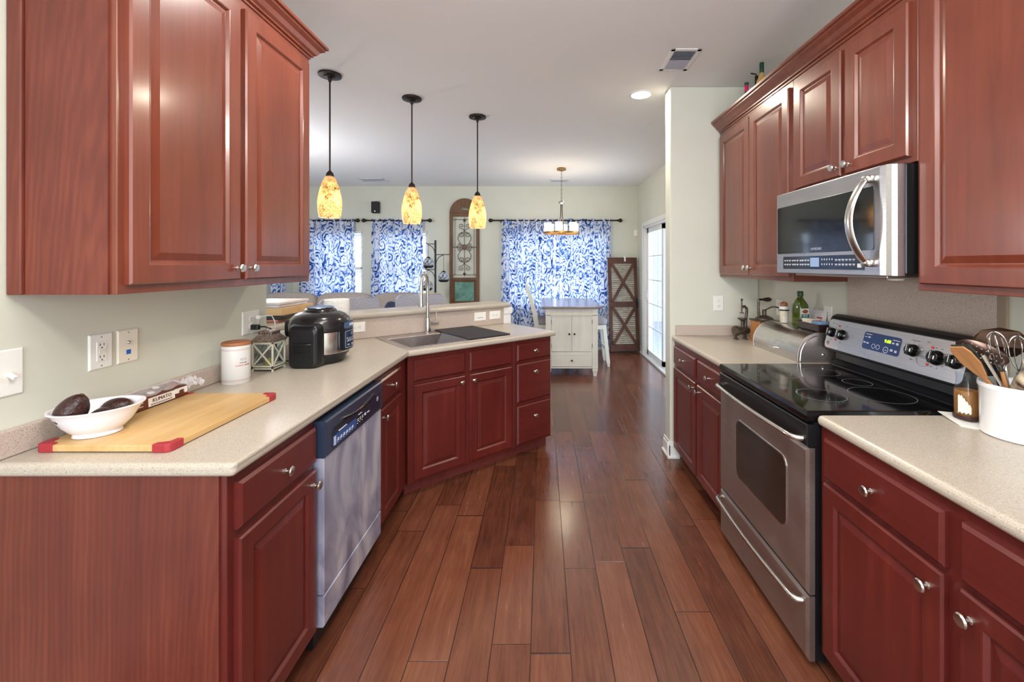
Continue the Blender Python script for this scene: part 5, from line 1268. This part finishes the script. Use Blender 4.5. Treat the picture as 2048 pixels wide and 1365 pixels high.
its = [(-0.050, 0.054, 0.0835, 0.0845), (-0.050, 0.054, 0.1755, 0.1765), (-0.050, -0.049, 0.084, 0.176), (0.053, 0.054, 0.084, 0.176)]
for k in range(4): its += [(-0.040+k*0.022, -0.026+k*0.022, 0.132, 0.1335), (-0.040+k*0.022, -0.028+k*0.022, 0.137, 0.1385)]
for k in range(3): its += [(-0.036+k*0.024, -0.020+k*0.024, 0.118, 0.1215)]
its += [(-0.030, 0.034, 0.126, 0.1275), (-0.034, -0.012, 0.098, 0.1005), (0.012, 0.024, 0.092, 0.104)]
curve_marks(its, WHT, 'printed_keys', kp_); curve_marks([(0.0, 0.030, 0.150, 0.168)], plain('cooker_lcd', C(96, 118, 158), 0.3), 'display', kp_)
for s_ in (-1, 1):
    g = G(); rs = []
    for x, y, z0, z1 in ((0.105, 0.086, 0.0, 0.236), (0.150, 0.086, 0.0, 0.232), (0.176, 0.076, 0.0, 0.222), (0.186, 0.062, 0.0, 0.205)):
        rs.append([(s_*x, py, pz) for py, pz in rrect(-y, y, z0, z1, 0.028, 4)])
    hs = g.rings(rs).build('side_housing', BLACKM if False else BLACKS, mc, bevel=0.008, seg=2, angle=0.5)
    g = G().blob((s_*0.186, 0, 0.128), (0.034, 0.110, 0.014), 0.7, 20, 8); g.build('carry_handle', BLACKS, hs)
    g = G()
    for i in range(5): g.box((s_*0.1855-0.0025, -0.045, 0.076+i*0.009), (s_*0.1855+0.0025, 0.045, 0.079+i*0.009))
    g.build('louvre', BLACKG, hs)
G().blob((0, 0.158, 0.190), (0.10, 0.05, 0.10), 0.5, 20, 10).build('rear_vent_housing', BLACKM, mc)

# paper towel roll on a holder
PAP = plain('paper_towel', C(240, 238, 232), 0.9, noise=((70, 70, 70), C(228, 226, 220), 2), bump=0.2)
pt = thing('paper_towel_roll', 'white paper towel roll standing behind the multicooker', 'paper towel', (-1.376, 2.855, TZ))
G().lathe([(0.075, 0), (0.075, 0.010), (0.02, 0.014), (0.02, 0.02)], n=36).build('holder_base', BLACKS, pt)
G().lathe([(0.076, 0.018), (0.0785, 0.022), (0.0785, 0.313), (0.075, 0.317), (0.021, 0.317), (0.019, 0.30)], n=48).build('paper_roll', PAP, pt)
G().lathe([(0.0185, 0.02), (0.0185, 0.312), (0.010, 0.312)], n=20).build('cardboard_core', plain('cardboard', C(176, 142, 104), 0.8), pt)

# stack of boards on the bar
bz = 1.105
MAR = plain('marble', C(226, 226, 230), 0.25, noise=((8, 8, 30), C(192, 190, 194), 5))
OAK = wood('oak_block', C(186, 142, 92), C(208, 168, 116), C(222, 188, 140), rough=0.5, coat=0, gs=(3, 20, 20))
REDW = wood('reddish_board', C(140, 84, 66), C(168, 108, 86), C(186, 128, 104), rough=0.55, coat=0, gs=(3, 20, 20))
def board(name, label, x0, x1, y0, y1, z0, z1, m, rz=0.0, bev=0.003, cat='chopping board'):
    cx, cy = (x0+x1)/2, (y0+y1)/2
    t_ = thing(name, label, cat, (cx, cy, z0), rz); 
    b = G().box((x0-cx, y0-cy, 0), (x1-cx, y1-cy, z1-z0)).build('board', m, t_, bevel=bev); return t_
t_ = board('wooden_board', 'reddish wooden board, lowest of the stack on the bar', -1.86, -1.625, 2.62, 2.93, bz, bz+0.018, REDW)
t_ = board('griddle_tray', 'flat black tray between the wooden boards stacked on the bar', -1.87, -1.60, 2.62, 2.94, bz+0.019, bz+0.041, BLACKS, cat='tray'); G().lathe([(0.004, 0), (0.004, -0.004), (0.001, -0.005)], (0.02, -0.16, 0.012), 10, 'y').build('rivet', NICKEL, t_)
t_ = board('butcher_block', 'thick oak butcher block in the middle of the stack on the bar', -1.90, -1.60, 2.62, 2.98, bz+0.042, bz+0.088, OAK)
t_ = board('marble_slab', 'pale marble slab on top of the oak block on the bar', -1.90, -1.63, 2.64, 2.96, bz+0.089, bz+0.106, MAR, cat='serving board')
t_ = board('serving_board', 'thin whitewashed board topmost of the stack on the bar', -1.90, -1.625, 2.64, 2.97, bz+0.107, bz+0.122, wood('whitewashed', C(206, 196, 188), C(222, 214, 208), C(234, 228, 222), rough=0.6, coat=0, gs=(3, 20, 20)), cat='serving board')

# ================= right worktop beyond the range =================
bb = thing('bread_box', 'stainless roll-top bread box beside the range', 'bread box', (1.425, 2.895, TZ), -PI/2)
BW_, BD_, BH = 0.515, 0.222, 0.168
def bprof(o=0.0):
    p = [(0.0-o, 0.0), (0.0-o, 0.022)]
    for i in range(11):
        a = PI-i*PI/2/10; p.append((0.125+(0.125+o)*math.cos(a), 0.030+(BH-0.030+o)*math.sin(a)))
    p += [(BD_, BH+o), (BD_, 0.0)]
    return p
G().rings([[(x, y, z) for y, z in bprof(-0.003)] for x in (0.006, BW_-0.006)], smooth=False).build('body', STEELP, bb)
g = G(); rs = []
lidp = [(p_[0], p_[1]) for p_ in bprof(0.0)[1:12]]
g.rings([[(x, y, z) for y, z in lidp] for x in (0.012, BW_-0.012)], False, False, True); g.build('roll_lid', STEELP, bb)
for x0, x1 in ((0.0, 0.012), (BW_-0.012, BW_)):
    g = G(); g.rings([[(x, y, z) for y, z in bprof(0.002)] for x in (x0, x1)]); e_ = g.build('end_cap', STEELD, bb, bevel=0.002)
g = G(); g.tube([(BW_+0.001, y, z) for y, z in [(p_[0]+0.012, p_[1]) if i < 2 else (0.125+0.112*math.cos(PI-(i-2)*PI/20), 0.030+(BH-0.046)*math.sin(PI-(i-2)*PI/20)) for i, p_ in enumerate(bprof(0)[:12])]], 0.0022, 6); g.build('end_bead', CHROME, bb)
G().lathe([(0.007, 0), (0.007, 0.004), (0.002, 0.007)], (BW_, 0.14, 0.045), 14, 'x').build('end_rivet', CHROME, bb)
G().box((BW_/2-0.03, -0.018, 0.040), (BW_/2+0.03, 0.004, 0.046)).build('lid_handle', CHROME, bb, bevel=0.002)
TB = TZ+BH+0.0005
# bottle
ob = thing('olive_oil_bottle', 'green glass oil bottle with teal label standing on the bread box', 'bottle', (1.590, 2.632, TB), 0.25)
GRN = plain('green_glass', C(72, 88, 20), 0.06, coat=0.5, noise=((10, 10, 10), C(44, 62, 14), 1)); GCAP = plain('green_cap', C(34, 74, 48), 0.4)
g = G(); rs = []
for r, z in ((0.034, 0), (0.037, 0.004), (0.037, 0.115), (0.034, 0.135), (0.018, 0.172), (0.0145, 0.180), (0.0145, 0.19)):
    q = 0.35 if r > 0.03 else 1.0; q2 = 0.30+0.7*(1 if r < 0.03 else 0)
    rs.append([(math.copysign(abs(math.cos(a))**(0.45 if r > 0.03 else 1), math.cos(a))*r, math.copysign(abs(math.sin(a))**(0.45 if r > 0.03 else 1), math.sin(a))*r, z) for a in [2*PI*i/32 for i in range(32)]])
g.rings(rs, smooth=True).build('glass_body', GRN, ob)
G().lathe([(0.016, 0.184), (0.017, 0.186), (0.017, 0.213), (0.015, 0.216), (0.002, 0.216)], n=24).build('cap', GCAP, ob)
lbl = G().box((-0.030, -0.0385, 0.012), (0.026, -0.0368, 0.112)).build('label', CRM, ob)
G().box((-0.030, -0.0390, 0.055), (0.026, -0.0384, 0.078)).build('teal_band', plain('label_teal', C(20, 110, 96), 0.4), lbl)
G().blob((-0.002, -0.0388, 0.094), (0.044, 0.002, 0.024), 1, 16, 6).build('printed_hills', plain('label_rust', C(160, 74, 52), 0.5), lbl); G().blob((-0.002, -0.0388, 0.030), (0.028, 0.002, 0.026), 1, 16, 6).build('printed_emblem', MATS['label_rust'], lbl)
text('VIRGIN', 0.012, lbl, WHT, (-0.002, -0.0392, 0.070)); text('OLIVE OIL', 0.008, lbl, WHT, (-0.002, -0.0392, 0.060))
# tray with packets
tr = thing('plastic_tray', 'dark brown plastic food tray holding packets on the bread box', 'tray', (1.580, 2.462, TB), -PI/2)
TRM = plain('tray_brown', C(50, 34, 34), 0.2, coat=0.3)
g = G(); g.rings([[(sx*x, sy*y, z) for sx, sy in ((-1, -1), (1, -1), (1, 1), (-1, 1))] for x, y, z in ((0.085, 0.040, 0), (0.102, 0.054, 0.043), (0.112, 0.062, 0.043), (0.112, 0.062, 0.047), (0.100, 0.052, 0.047), (0.083, 0.038, 0.004))]); g.build('tray', TRM, tr, bevel=0.003)
pk = tag(G().box((-0.030, -0.036, 0), (0.030, 0.036, 0.056)).build('sauce_packet', plain('packet_pale', C(232, 226, 206), 0.5), bevel=0.004), 'pale packet with an orange stripe inside the brown tray', 'packet'); pk.location = (1.580, 2.510, TB+0.006); pk.rotation_euler = (0, 0, 0.2)
G().box((-0.0305, -0.0365, 0.048), (0.0305, -0.005, 0.051)).build('orange_stripe', plain('stripe_orange', C(206, 120, 50), 0.5), pk)
pk = tag(G().box((-0.031, -0.036, 0), (0.031, 0.036, 0.050)).build('wrapped_packet', plain('packet_blue', C(120, 160, 206), 0.25), bevel=0.005), 'blue and white wrapped packet inside the brown tray, nearest the range', 'packet'); pk.location = (1.580, 2.426, TB+0.006)
# shaker
sk_ = thing('seasoning_shaker', 'glass seasoning shaker with a white collar and round brown wooden top', 'shaker', (1.585, 2.800, TB))
G().lathe([(0.022, 0), (0.024, 0.004), (0.028, 0.075), (0.028, 0.08)], n=24).build('jar', plain('spice_fill', C(214, 202, 178), 0.4, noise=((25, 25, 12), C(232, 228, 220), 2)), sk_)
G().lathe([(0.0295, 0.078), (0.030, 0.080), (0.030, 0.086), (0.0285, 0.087)], n=24).build('black_ring', BLACKS, sk_)
G().lathe([(0.0285, 0.086), (0.0295, 0.088), (0.0275, 0.106), (0.02, 0.108)], n=24).build('collar', WHITE, sk_)
G().blob((0, 0, 0.118), (0.044, 0.044, 0.036), 0.9, 20, 12).build('wooden_top', LIDW, sk_)
# paper card against the wall
cd_ = tag(G().box((-0.078, -0.001, 0), (0.078, 0.001, 0.105)).build('paper_card', plain('paper_white', C(232, 232, 236), 0.6)), 'white printed paper card leaning on the wall behind the green bottle', 'paper'); cd_.location = (1.655, 2.580, TB+0.001); cd_.rotation_euler = (-0.15, 0, -PI/2)
G().box((-0.005, -0.0014, 0.056), (0.045, -0.0009, 0.064)).build('red_print', RED, cd_); g = G()
for i in range(4): g.box((-0.06, -0.0014, 0.030+i*0.006), (0.06-0.02*(i % 2), -0.0009, 0.032+i*0.006))
g.build('printed_lines', GREY, cd_)
# coffee mill
cm = thing('coffee_mill', 'old wooden box coffee mill with dark iron top and long crank arm', 'coffee mill', (1.575, 3.03, TZ), 0.0)
MILLW = wood('mill_wood', C(160, 100, 52), C(190, 126, 70), C(206, 146, 88), rough=0.5, coat=0.1, gs=(20, 20, 2))
G().box((-0.075, -0.075, 0.0), (0.075, 0.075, 0.010)).box((-0.066, -0.066, 0.010), (0.066, 0.066, 0.150)).build('wooden_box', MILLW, cm, bevel=0.003)
dr_ = G().box((-0.045, -0.070, 0.030), (0.045, -0.066, 0.085)).build('drawer', MILLW, cm, bevel=0.001); G().lathe([(0.004, 0), (0.008, -0.008), (0.002, -0.012)], (0, -0.070, 0.057), 12, 'y').build('knob', IRON, dr_)
G().box((-0.074, -0.074, 0.150), (0.074, 0.074, 0.158)).lathe([(0.062, 0.158), (0.055, 0.172), (0.030, 0.184), (0.014, 0.190), (0.014, 0.225), (0.006, 0.230)], n=24).build('iron_top', IRON, cm, bevel=0.002)
cr = G().tube([(0, 0, 0.222), (0.012, -0.02, 0.236), (0.022, -0.06, 0.254), (0.028, -0.11, 0.257), (0.03, -0.15, 0.252)], [0.008, 0.008, 0.008, 0.0075, 0.007], 8, flat=0.6).build('crank_arm', IRON, cm)
G().tube([(-0.030, 0.012, 0.172), (-0.040, 0.005, 0.23), (-0.042, 0, 0.290), (-0.040, 0, 0.300)], [0.010, 0.009, 0.008, 0.008], 8).build('clamp_post', IRON, cm)
G().lathe([(0.006, 0.0), (0.008, 0.012), (0.007, 0.030), (0.012, 0.045), (0.0155, 0.065), (0.014, 0.082), (0.006, 0.092)], (-0.042, 0, 0.300), 16, 'x').build('wooden_handle', plain('handle_dark', C(42, 30, 26), 0.3, coat=0.3), cm)
# meat grinder
mg = thing('meat_grinder', 'old cast-iron hand meat grinder with upright clamp beside the coffee mill', 'meat grinder', (1.462, 3.140, TZ), 0.15)
G().lathe([(0.034, -0.055), (0.036, -0.050), (0.036, -0.030), (0.030, -0.028), (0.028, 0.0), (0.027, 0.050), (0.018, 0.062)], (0, 0, 0.062), 24, 'x').build('barrel', IRON, mg)
for x in (-0.042, 0.03): G().box((x-0.012, -0.022, 0.0), (x+0.012, 0.022, 0.006)).build('foot', IRON, mg, bevel=0.002)
G().box((-0.050, -0.008, 0.004), (-0.034, 0.008, 0.035)).box((0.022, -0.009, 0.004), (0.038, 0.009, 0.04)).build('foot_leg', IRON, mg)
g = G().tube([(0.036, 0, 0.085), (0.036, 0, 0.14), (0.045, 0, 0.20), (0.044, 0, 0.225), (0.028, 0, 0.240), (0.005, 0, 0.236)], [0.011, 0.010, 0.010, 0.010, 0.010, 0.011], 10); g.build('clamp_bracket', IRON, mg)
g = G().tube([(0.005, 0, 0.19), (0.005, 0, 0.285)], 0.0055, 8); g.blob((0.005, 0, 0.290), (0.018, 0.018, 0.018), 1, 12, 8); g.lathe([(0.016, 0.19), (0.016, 0.195)], (0.005, 0, 0), 16).build('clamp_screw', IRON, mg)
G().lathe([(0.010, 0.085), (0.012, 0.135), (0.034, 0.150), (0.034, 0.154), (0.010, 0.150)], (0.010, 0, 0), 20).build('hopper', IRON, mg)

# bottles on top of the wall cabinets
def bottle(label, x, y, z, r, h, body, neck, grp='bottles on top of the wall cabinets'):
    b = thing('bottle', label, 'bottle', (x, y, z), 0, grp)
    G().lathe([(r*0.9, 0), (r, 0.004), (r, h*0.58), (r*0.85, h*0.66), (r*0.36, h*0.76), (r*0.33, h*0.82)], n=24).build('glass_body', body, b)
    G().lathe([(r*0.37, h*0.80), (r*0.40, h*0.81), (r*0.40, h*0.985), (r*0.36, h), (0.001, h)], n=20).build('neck_foil', neck, b)
    return b
DKG = plain('dark_green_glass', C(34, 58, 30), 0.1, coat=0.5); PINK = plain('pink_foil', C(206, 30, 92), 0.3); DGF = plain('dark_green_foil', C(22, 60, 42), 0.35); TANL = plain('tan_bottle', C(184, 150, 84), 0.3)
bt = bottle('bottle with pink neck foil and green top on the wall cabinets', 1.497, 3.13, 2.485, 0.034, 0.305, DKG, PINK); G().lathe([(0.0142, 0.290), (0.0148, 0.292), (0.0148, 0.312), (0.002, 0.313)], n=16).build('green_cap', GCAP, bt)
bt = bottle('small dark bottle with a black pourer on the wall cabinets', 1.500, 2.99, 2.485, 0.030, 0.300, DKG, BLACKS); G().tube([(0, 0, 0.298), (-0.005, 0, 0.312), (-0.04, 0, 0.318)], 0.005, 8).build('pourer_spout', BLACKS, bt)
bottle('tallest bottle with a dark green neck on the wall cabinets', 1.490, 2.90, 2.485, 0.036, 0.350, TANL, DGF)

# ================= near right worktop =================
ck = thing('utensil_crock', 'large white straight-sided crock full of utensils on the near right worktop', 'crock', (1.520, 1.352, TZ))
CROCK = plain('crock_white', C(236, 237, 240), 0.16, coat=0.4)
G().lathe([(0.090, 0), (0.0955, 0.004), (0.098, 0.148), (0.101, 0.152), (0.1025, 0.158), (0.101, 0.168), (0.097, 0.168), (0.094, 0.160), (0.091, 0.010), (0.02, 0.008)], n=64).build('crock', CROCK, ck)
jr = thing('glass_jar', 'small glass jar with torn label and amber sauce beside the crock', 'jar', (1.492, 1.500, TZ+0.003))
G().lathe([(0.028, 0), (0.034, 0.006), (0.037, 0.020), (0.037, 0.085), (0.036, 0.100), (0.032, 0.120), (0.029, 0.133), (0.0295, 0.136), (0.029, 0.150), (0.0305, 0.154), (0.0305, 0.162), (0.0280, 0.162), (0.0265, 0.150), (0.0265, 0.136), (0.033, 0.100), (0.034, 0.085), (0.034, 0.022), (0.030, 0.008), (0.004, 0.005)], n=40).build('glass', PANE, jr)
G().lathe([(0.026, 0.007), (0.0325, 0.022), (0.0335, 0.086), (0.0325, 0.104), (0.002, 0.106)], n=32).build('amber_sauce', plain('amber_sauce', C(176, 116, 50), 0.5, noise=((50, 50, 50), C(150, 92, 36), 3)), jr)
G().lathe([(0.0372, 0.006), (0.0376, 0.010), (0.0376, 0.018), (0.0372, 0.020)], n=32, cap0=False, cap1=False).build('dark_sediment', plain('sediment', C(60, 38, 34), 0.4), jr)
g = G(); vs = []; n = 10
for i in range(n+1):
    a = PI+0.15+0.95*i/n; zt_ = 0.086-0.052*max(0, i-3)/n+0.006*(i % 2); zb2 = 0.026+0.003*(i % 3)
    for r_, z in ((0.0376, zb2), (0.0376, zt_)): vs.append((r_*math.cos(a), r_*math.sin(a), z))
g.add(vs, [(2*i, 2*i+2, 2*i+3, 2*i+1) for i in range(n)]); g.build('torn_label', CRM, jr)
nk = G(); N_ = [(1.445, 1.560), (1.412, 1.440), (1.455, 1.405), (1.560, 1.46), (1.560, 1.555)]
nk.rings([[(x, y, TZ+0.0004+(0.010 if k == 0 else 0)) for k, (x, y) in enumerate(N_)], [(x, y, TZ+0.0026+(0.010 if k == 0 else 0)) for k, (x, y) in enumerate(N_)]])
tag(nk.build('paper_napkin', PAP), 'folded white paper napkin under the sauce jar', 'napkin')
# utensils: each leans in the crock; local z runs up the handle, head at the top
CX, CY_, CZ_ = 1.520, 1.352, TZ+0.012
def uten(name, label, cat, foot, top, roll=0):
    """frame whose z axis runs from the foot inside the crock to the head"""
    f = Vector((CX+foot[0], CY_+foot[1], CZ_)); t = Vector(top); d = (t-f); L_ = d.length; d.normalize()
    q = d.to_track_quat('Z', 'Y'); e = bpy.data.objects.new(name, None); COL.objects.link(e); e.location = f; e.rotation_mode = 'QUATERNION'
    from mathutils import Quaternion
    e.rotation_quaternion = q @ Quaternion((0, 0, 1), roll)
    tag(e, label, cat, None); return e, L_
WSP = wood('spatula_wood', C(150, 98, 56), C(184, 130, 82), C(200, 150, 102), rough=0.6, coat=0, gs=(50, 50, 5))
def P(px, py, Y): return ((px-1085)*Y/853.33, Y, H-(py-530)*Y/853.33)
def flat(g, prof, y0=-0.002, y1=0.002):
    """prof: [(half width, z)] -> flat blade in local xz"""
    return g.rings([[(-w_, y0, z), (w_, y0, z), (w_, y1, z), (-w_, y1, z)] for w_, z in prof])
e, l = uten('wooden_spatula', 'brown wooden spatula leaning left out of the crock', 'spatula', (0.03, -0.01), P(1913, 694, 1.37), 0.3)
flat(G(), [(0.007, 0), (0.007, l-0.13), (0.016, l-0.11), (0.030, l-0.065), (0.030, l-0.02), (0.020, l)], -0.003, 0.003).build('spatula', WSP, e, bevel=0.002)
e, l = uten('slotted_turner', 'dark green slotted nylon turner behind the wooden spatula', 'spatula', (0.035, 0.01), P(1919, 690, 1.43), 0.35)
flat(G(), [(0.006, 0), (0.006, l-0.12), (0.022, l-0.10), (0.040, l-0.03), (0.036, l)], -0.0015, 0.0015).build('blade', plain('dark_green_nylon', C(58, 66, 60), 0.35), e)
g = G()
for k in range(3):
    for j in range(3): g.box((-0.024+k*0.018, -0.0022, l-0.085+j*0.026), (-0.016+k*0.018, 0.0022, l-0.070+j*0.026))
g.build('slots', plain('slot_light', C(214, 202, 176), 0.6), e)
# steel slotted spoon: handle rises from the crock, oval head lies across the top
e, l = uten('slotted_spoon', 'steel skimmer with a perforated oval head spanning over the crock', 'skimmer', (0.00, -0.03), P(1966, 710, 1.335), 0.0)
G().tube([(0, 0, 0), (0, 0, l*0.6), (0, 0, l)], [0.0045, 0.0045, 0.006], 8, flat=0.5).build('handle', STEELP, e)
M1 = e.matrix_basis.copy()
g = G(); ctr = Vector(P(1966, 706, 1.335)); dirv = (Vector(P(2014, 730, 1.33))-Vector(P(1916, 682, 1.47))); hl = dirv.length/2; ctr = (Vector(P(2014, 730, 1.33))+Vector(P(1916, 682, 1.47)))/2
xd = dirv.normalized(); nd = Vector((-0.35, -0.45, 0.82)); nd = (nd-xd*nd.dot(xd)).normalized(); yd = nd.cross(xd)
Rm = Matrix((xd, yd, nd)).transposed().to_4x4(); Wm = Matrix.Translation(ctr) @ Rm
bpy.context.view_layer.update()
g.X = e.matrix_world.inverted() @ Wm
g.rings([[(hl*q*math.cos(2*PI*i/32), 0.040*q*math.sin(2*PI*i/32), z) for i in range(32)] for q, z in ((0.15, -0.0135), (0.6, -0.010), (0.92, -0.002), (1.0, 0.001), (1.0, 0.003), (0.92, 0.0005), (0.6, -0.008), (0.15, -0.0115))], True, True, True)
g.build('perforated_head', plain('dark_steel_head', C(118, 100, 92), 0.25, 0.9), e)
g = G(); g.X = e.matrix_world.inverted() @ Wm
for k in range(9):
    for j in (-1, 0, 1):
        x = (-0.8+0.2*k)*hl
        if abs(x/hl) < 0.75 or j == 0: g.lathe([(0.0022, -0.0118+0.009*(x/hl)**2+abs(j)*0.003+0.0028), (0.001, -0.0118+0.009*(x/hl)**2+abs(j)*0.003+0.0034)], (x, j*0.018, 0), 8)
g.build('holes', plain('hole_light', C(176, 166, 156), 0.5), e)
def whisk(label, foot, top, roll, r, hl_):
    e, l = uten('balloon_whisk', label, 'whisk', foot, top, roll)
    G().tube([(0, 0, 0), (0, 0, l-hl_)], 0.007, 10).build('handle', STEELP, e)
    g = G()
    for k in range(4):
        a = k*PI/4
        pts = []
        for i in range(19):
            t = -1+2*i/18; rr = r*math.sin(PI*(1-abs(t))**0.0*0.5)*0 + r*(math.cos(t*PI/2)**0.75 if abs(t) < 1 else 0)
            # loop: out on one side, over the top and back
            ph_ = PI*i/18; z = l-hl_+hl_*math.sin(ph_)**0.8; x = r*math.cos(ph_)*(math.sin(ph_)**0.5 if 0 < ph_ < PI else 0)
            pts.append((x*math.cos(a), x*math.sin(a), z))
        g.tube(pts, 0.0011, 5)
    g.build('wire_loops', CHROME, e)
whisk('steel balloon whisk standing upright in the crock', (0.01, 0.02), P(1987, 664, 1.38), 0.2, 0.038, 0.13)
whisk('steel balloon whisk leaning right at the edge of the picture', (0.03, 0.03), P(2035, 672, 1.36), 0.6, 0.036, 0.12)
e, l = uten('serving_scoop', 'wide dark steel scoop standing at the back of the crock', 'scoop', (0.02, 0.045), P(1998, 652, 1.44), 0.0)
bpy.context.view_layer.update()
c0 = Vector(P(1998, 690, 1.44)); g = G(); g.X = e.matrix_world.inverted() @ Matrix.Translation(c0) @ Matrix.Rotation(0.72, 4, 'Z').inverted() @ Matrix.Rotation(0.25, 4, 'X')
pts = [(-0.068, 0.0), (-0.066, 0.030), (-0.045, 0.052), (0.0, 0.062), (0.045, 0.056), (0.064, 0.036), (0.066, 0.0), (0.04, -0.035), (0.0, -0.05), (-0.04, -0.035)]
g.rings([[(x, 0.02*(x/0.068)**2*-1, z) for x, z in pts], [(x*0.96, 0.006-0.02*(x/0.068)**2, z*0.96) for x, z in pts]]); g.build('scoop_head', plain('dark_scoop', C(96, 74, 62), 0.28, 0.9), e, bevel=0.002)
G().tube([(0, 0, 0), (0, 0, l-0.10)], 0.006, 8).build('handle', STEELP, e)
e, l = uten('fork_utensil', 'brown wooden-handled utensil short in the middle of the crock', 'utensil', (-0.01, 0.0), P(2004, 745, 1.34), 0.0)
G().tube([(0, 0, 0), (0, 0, l*0.8), (0, 0, l)], [0.006, 0.0065, 0.005], 8).build('handle', WSP, e)
e, l = uten('serving_tongs', 'black-handled tongs standing in the crock below the skimmer', 'tongs', (0.0, 0.0), P(1985, 722, 1.36), 0.0)
g = G().tube([(-0.008, 0, 0), (-0.012, 0, l*0.5), (-0.004, 0, l)], [0.004, 0.006, 0.005], 8); g.tube([(0.008, 0, 0), (0.012, 0, l*0.5), (0.004, 0, l)], [0.004, 0.006, 0.005], 8); g.build('arms', BLACKS, e)
# glazed pot lying in the mouth of the crock
gp = thing('glazed_pot', 'brown and cream glazed pottery cup standing tilted in the crock mouth', 'pottery cup', (1.487, 1.322, TZ+0.130), 0)
gp.rotation_euler = (0.45, -0.08, 0.0)
g = G(); g.lathe([(0.016, -0.01), (0.026, 0.0), (0.036, 0.03), (0.037, 0.06), (0.030, 0.092), (0.029, 0.108), (0.037, 0.124), (0.038, 0.130), (0.034, 0.130), (0.026, 0.112), (0.026, 0.09), (0.032, 0.05), (0.02, 0.01), (0.005, 0.004)], n=36)
GLZ = plain('drip_glaze', C(216, 200, 172), 0.15, coat=0.5, noise=((16, 16, 34), C(64, 38, 30), 1)); g.build('pot_wall', GLZ, gp)
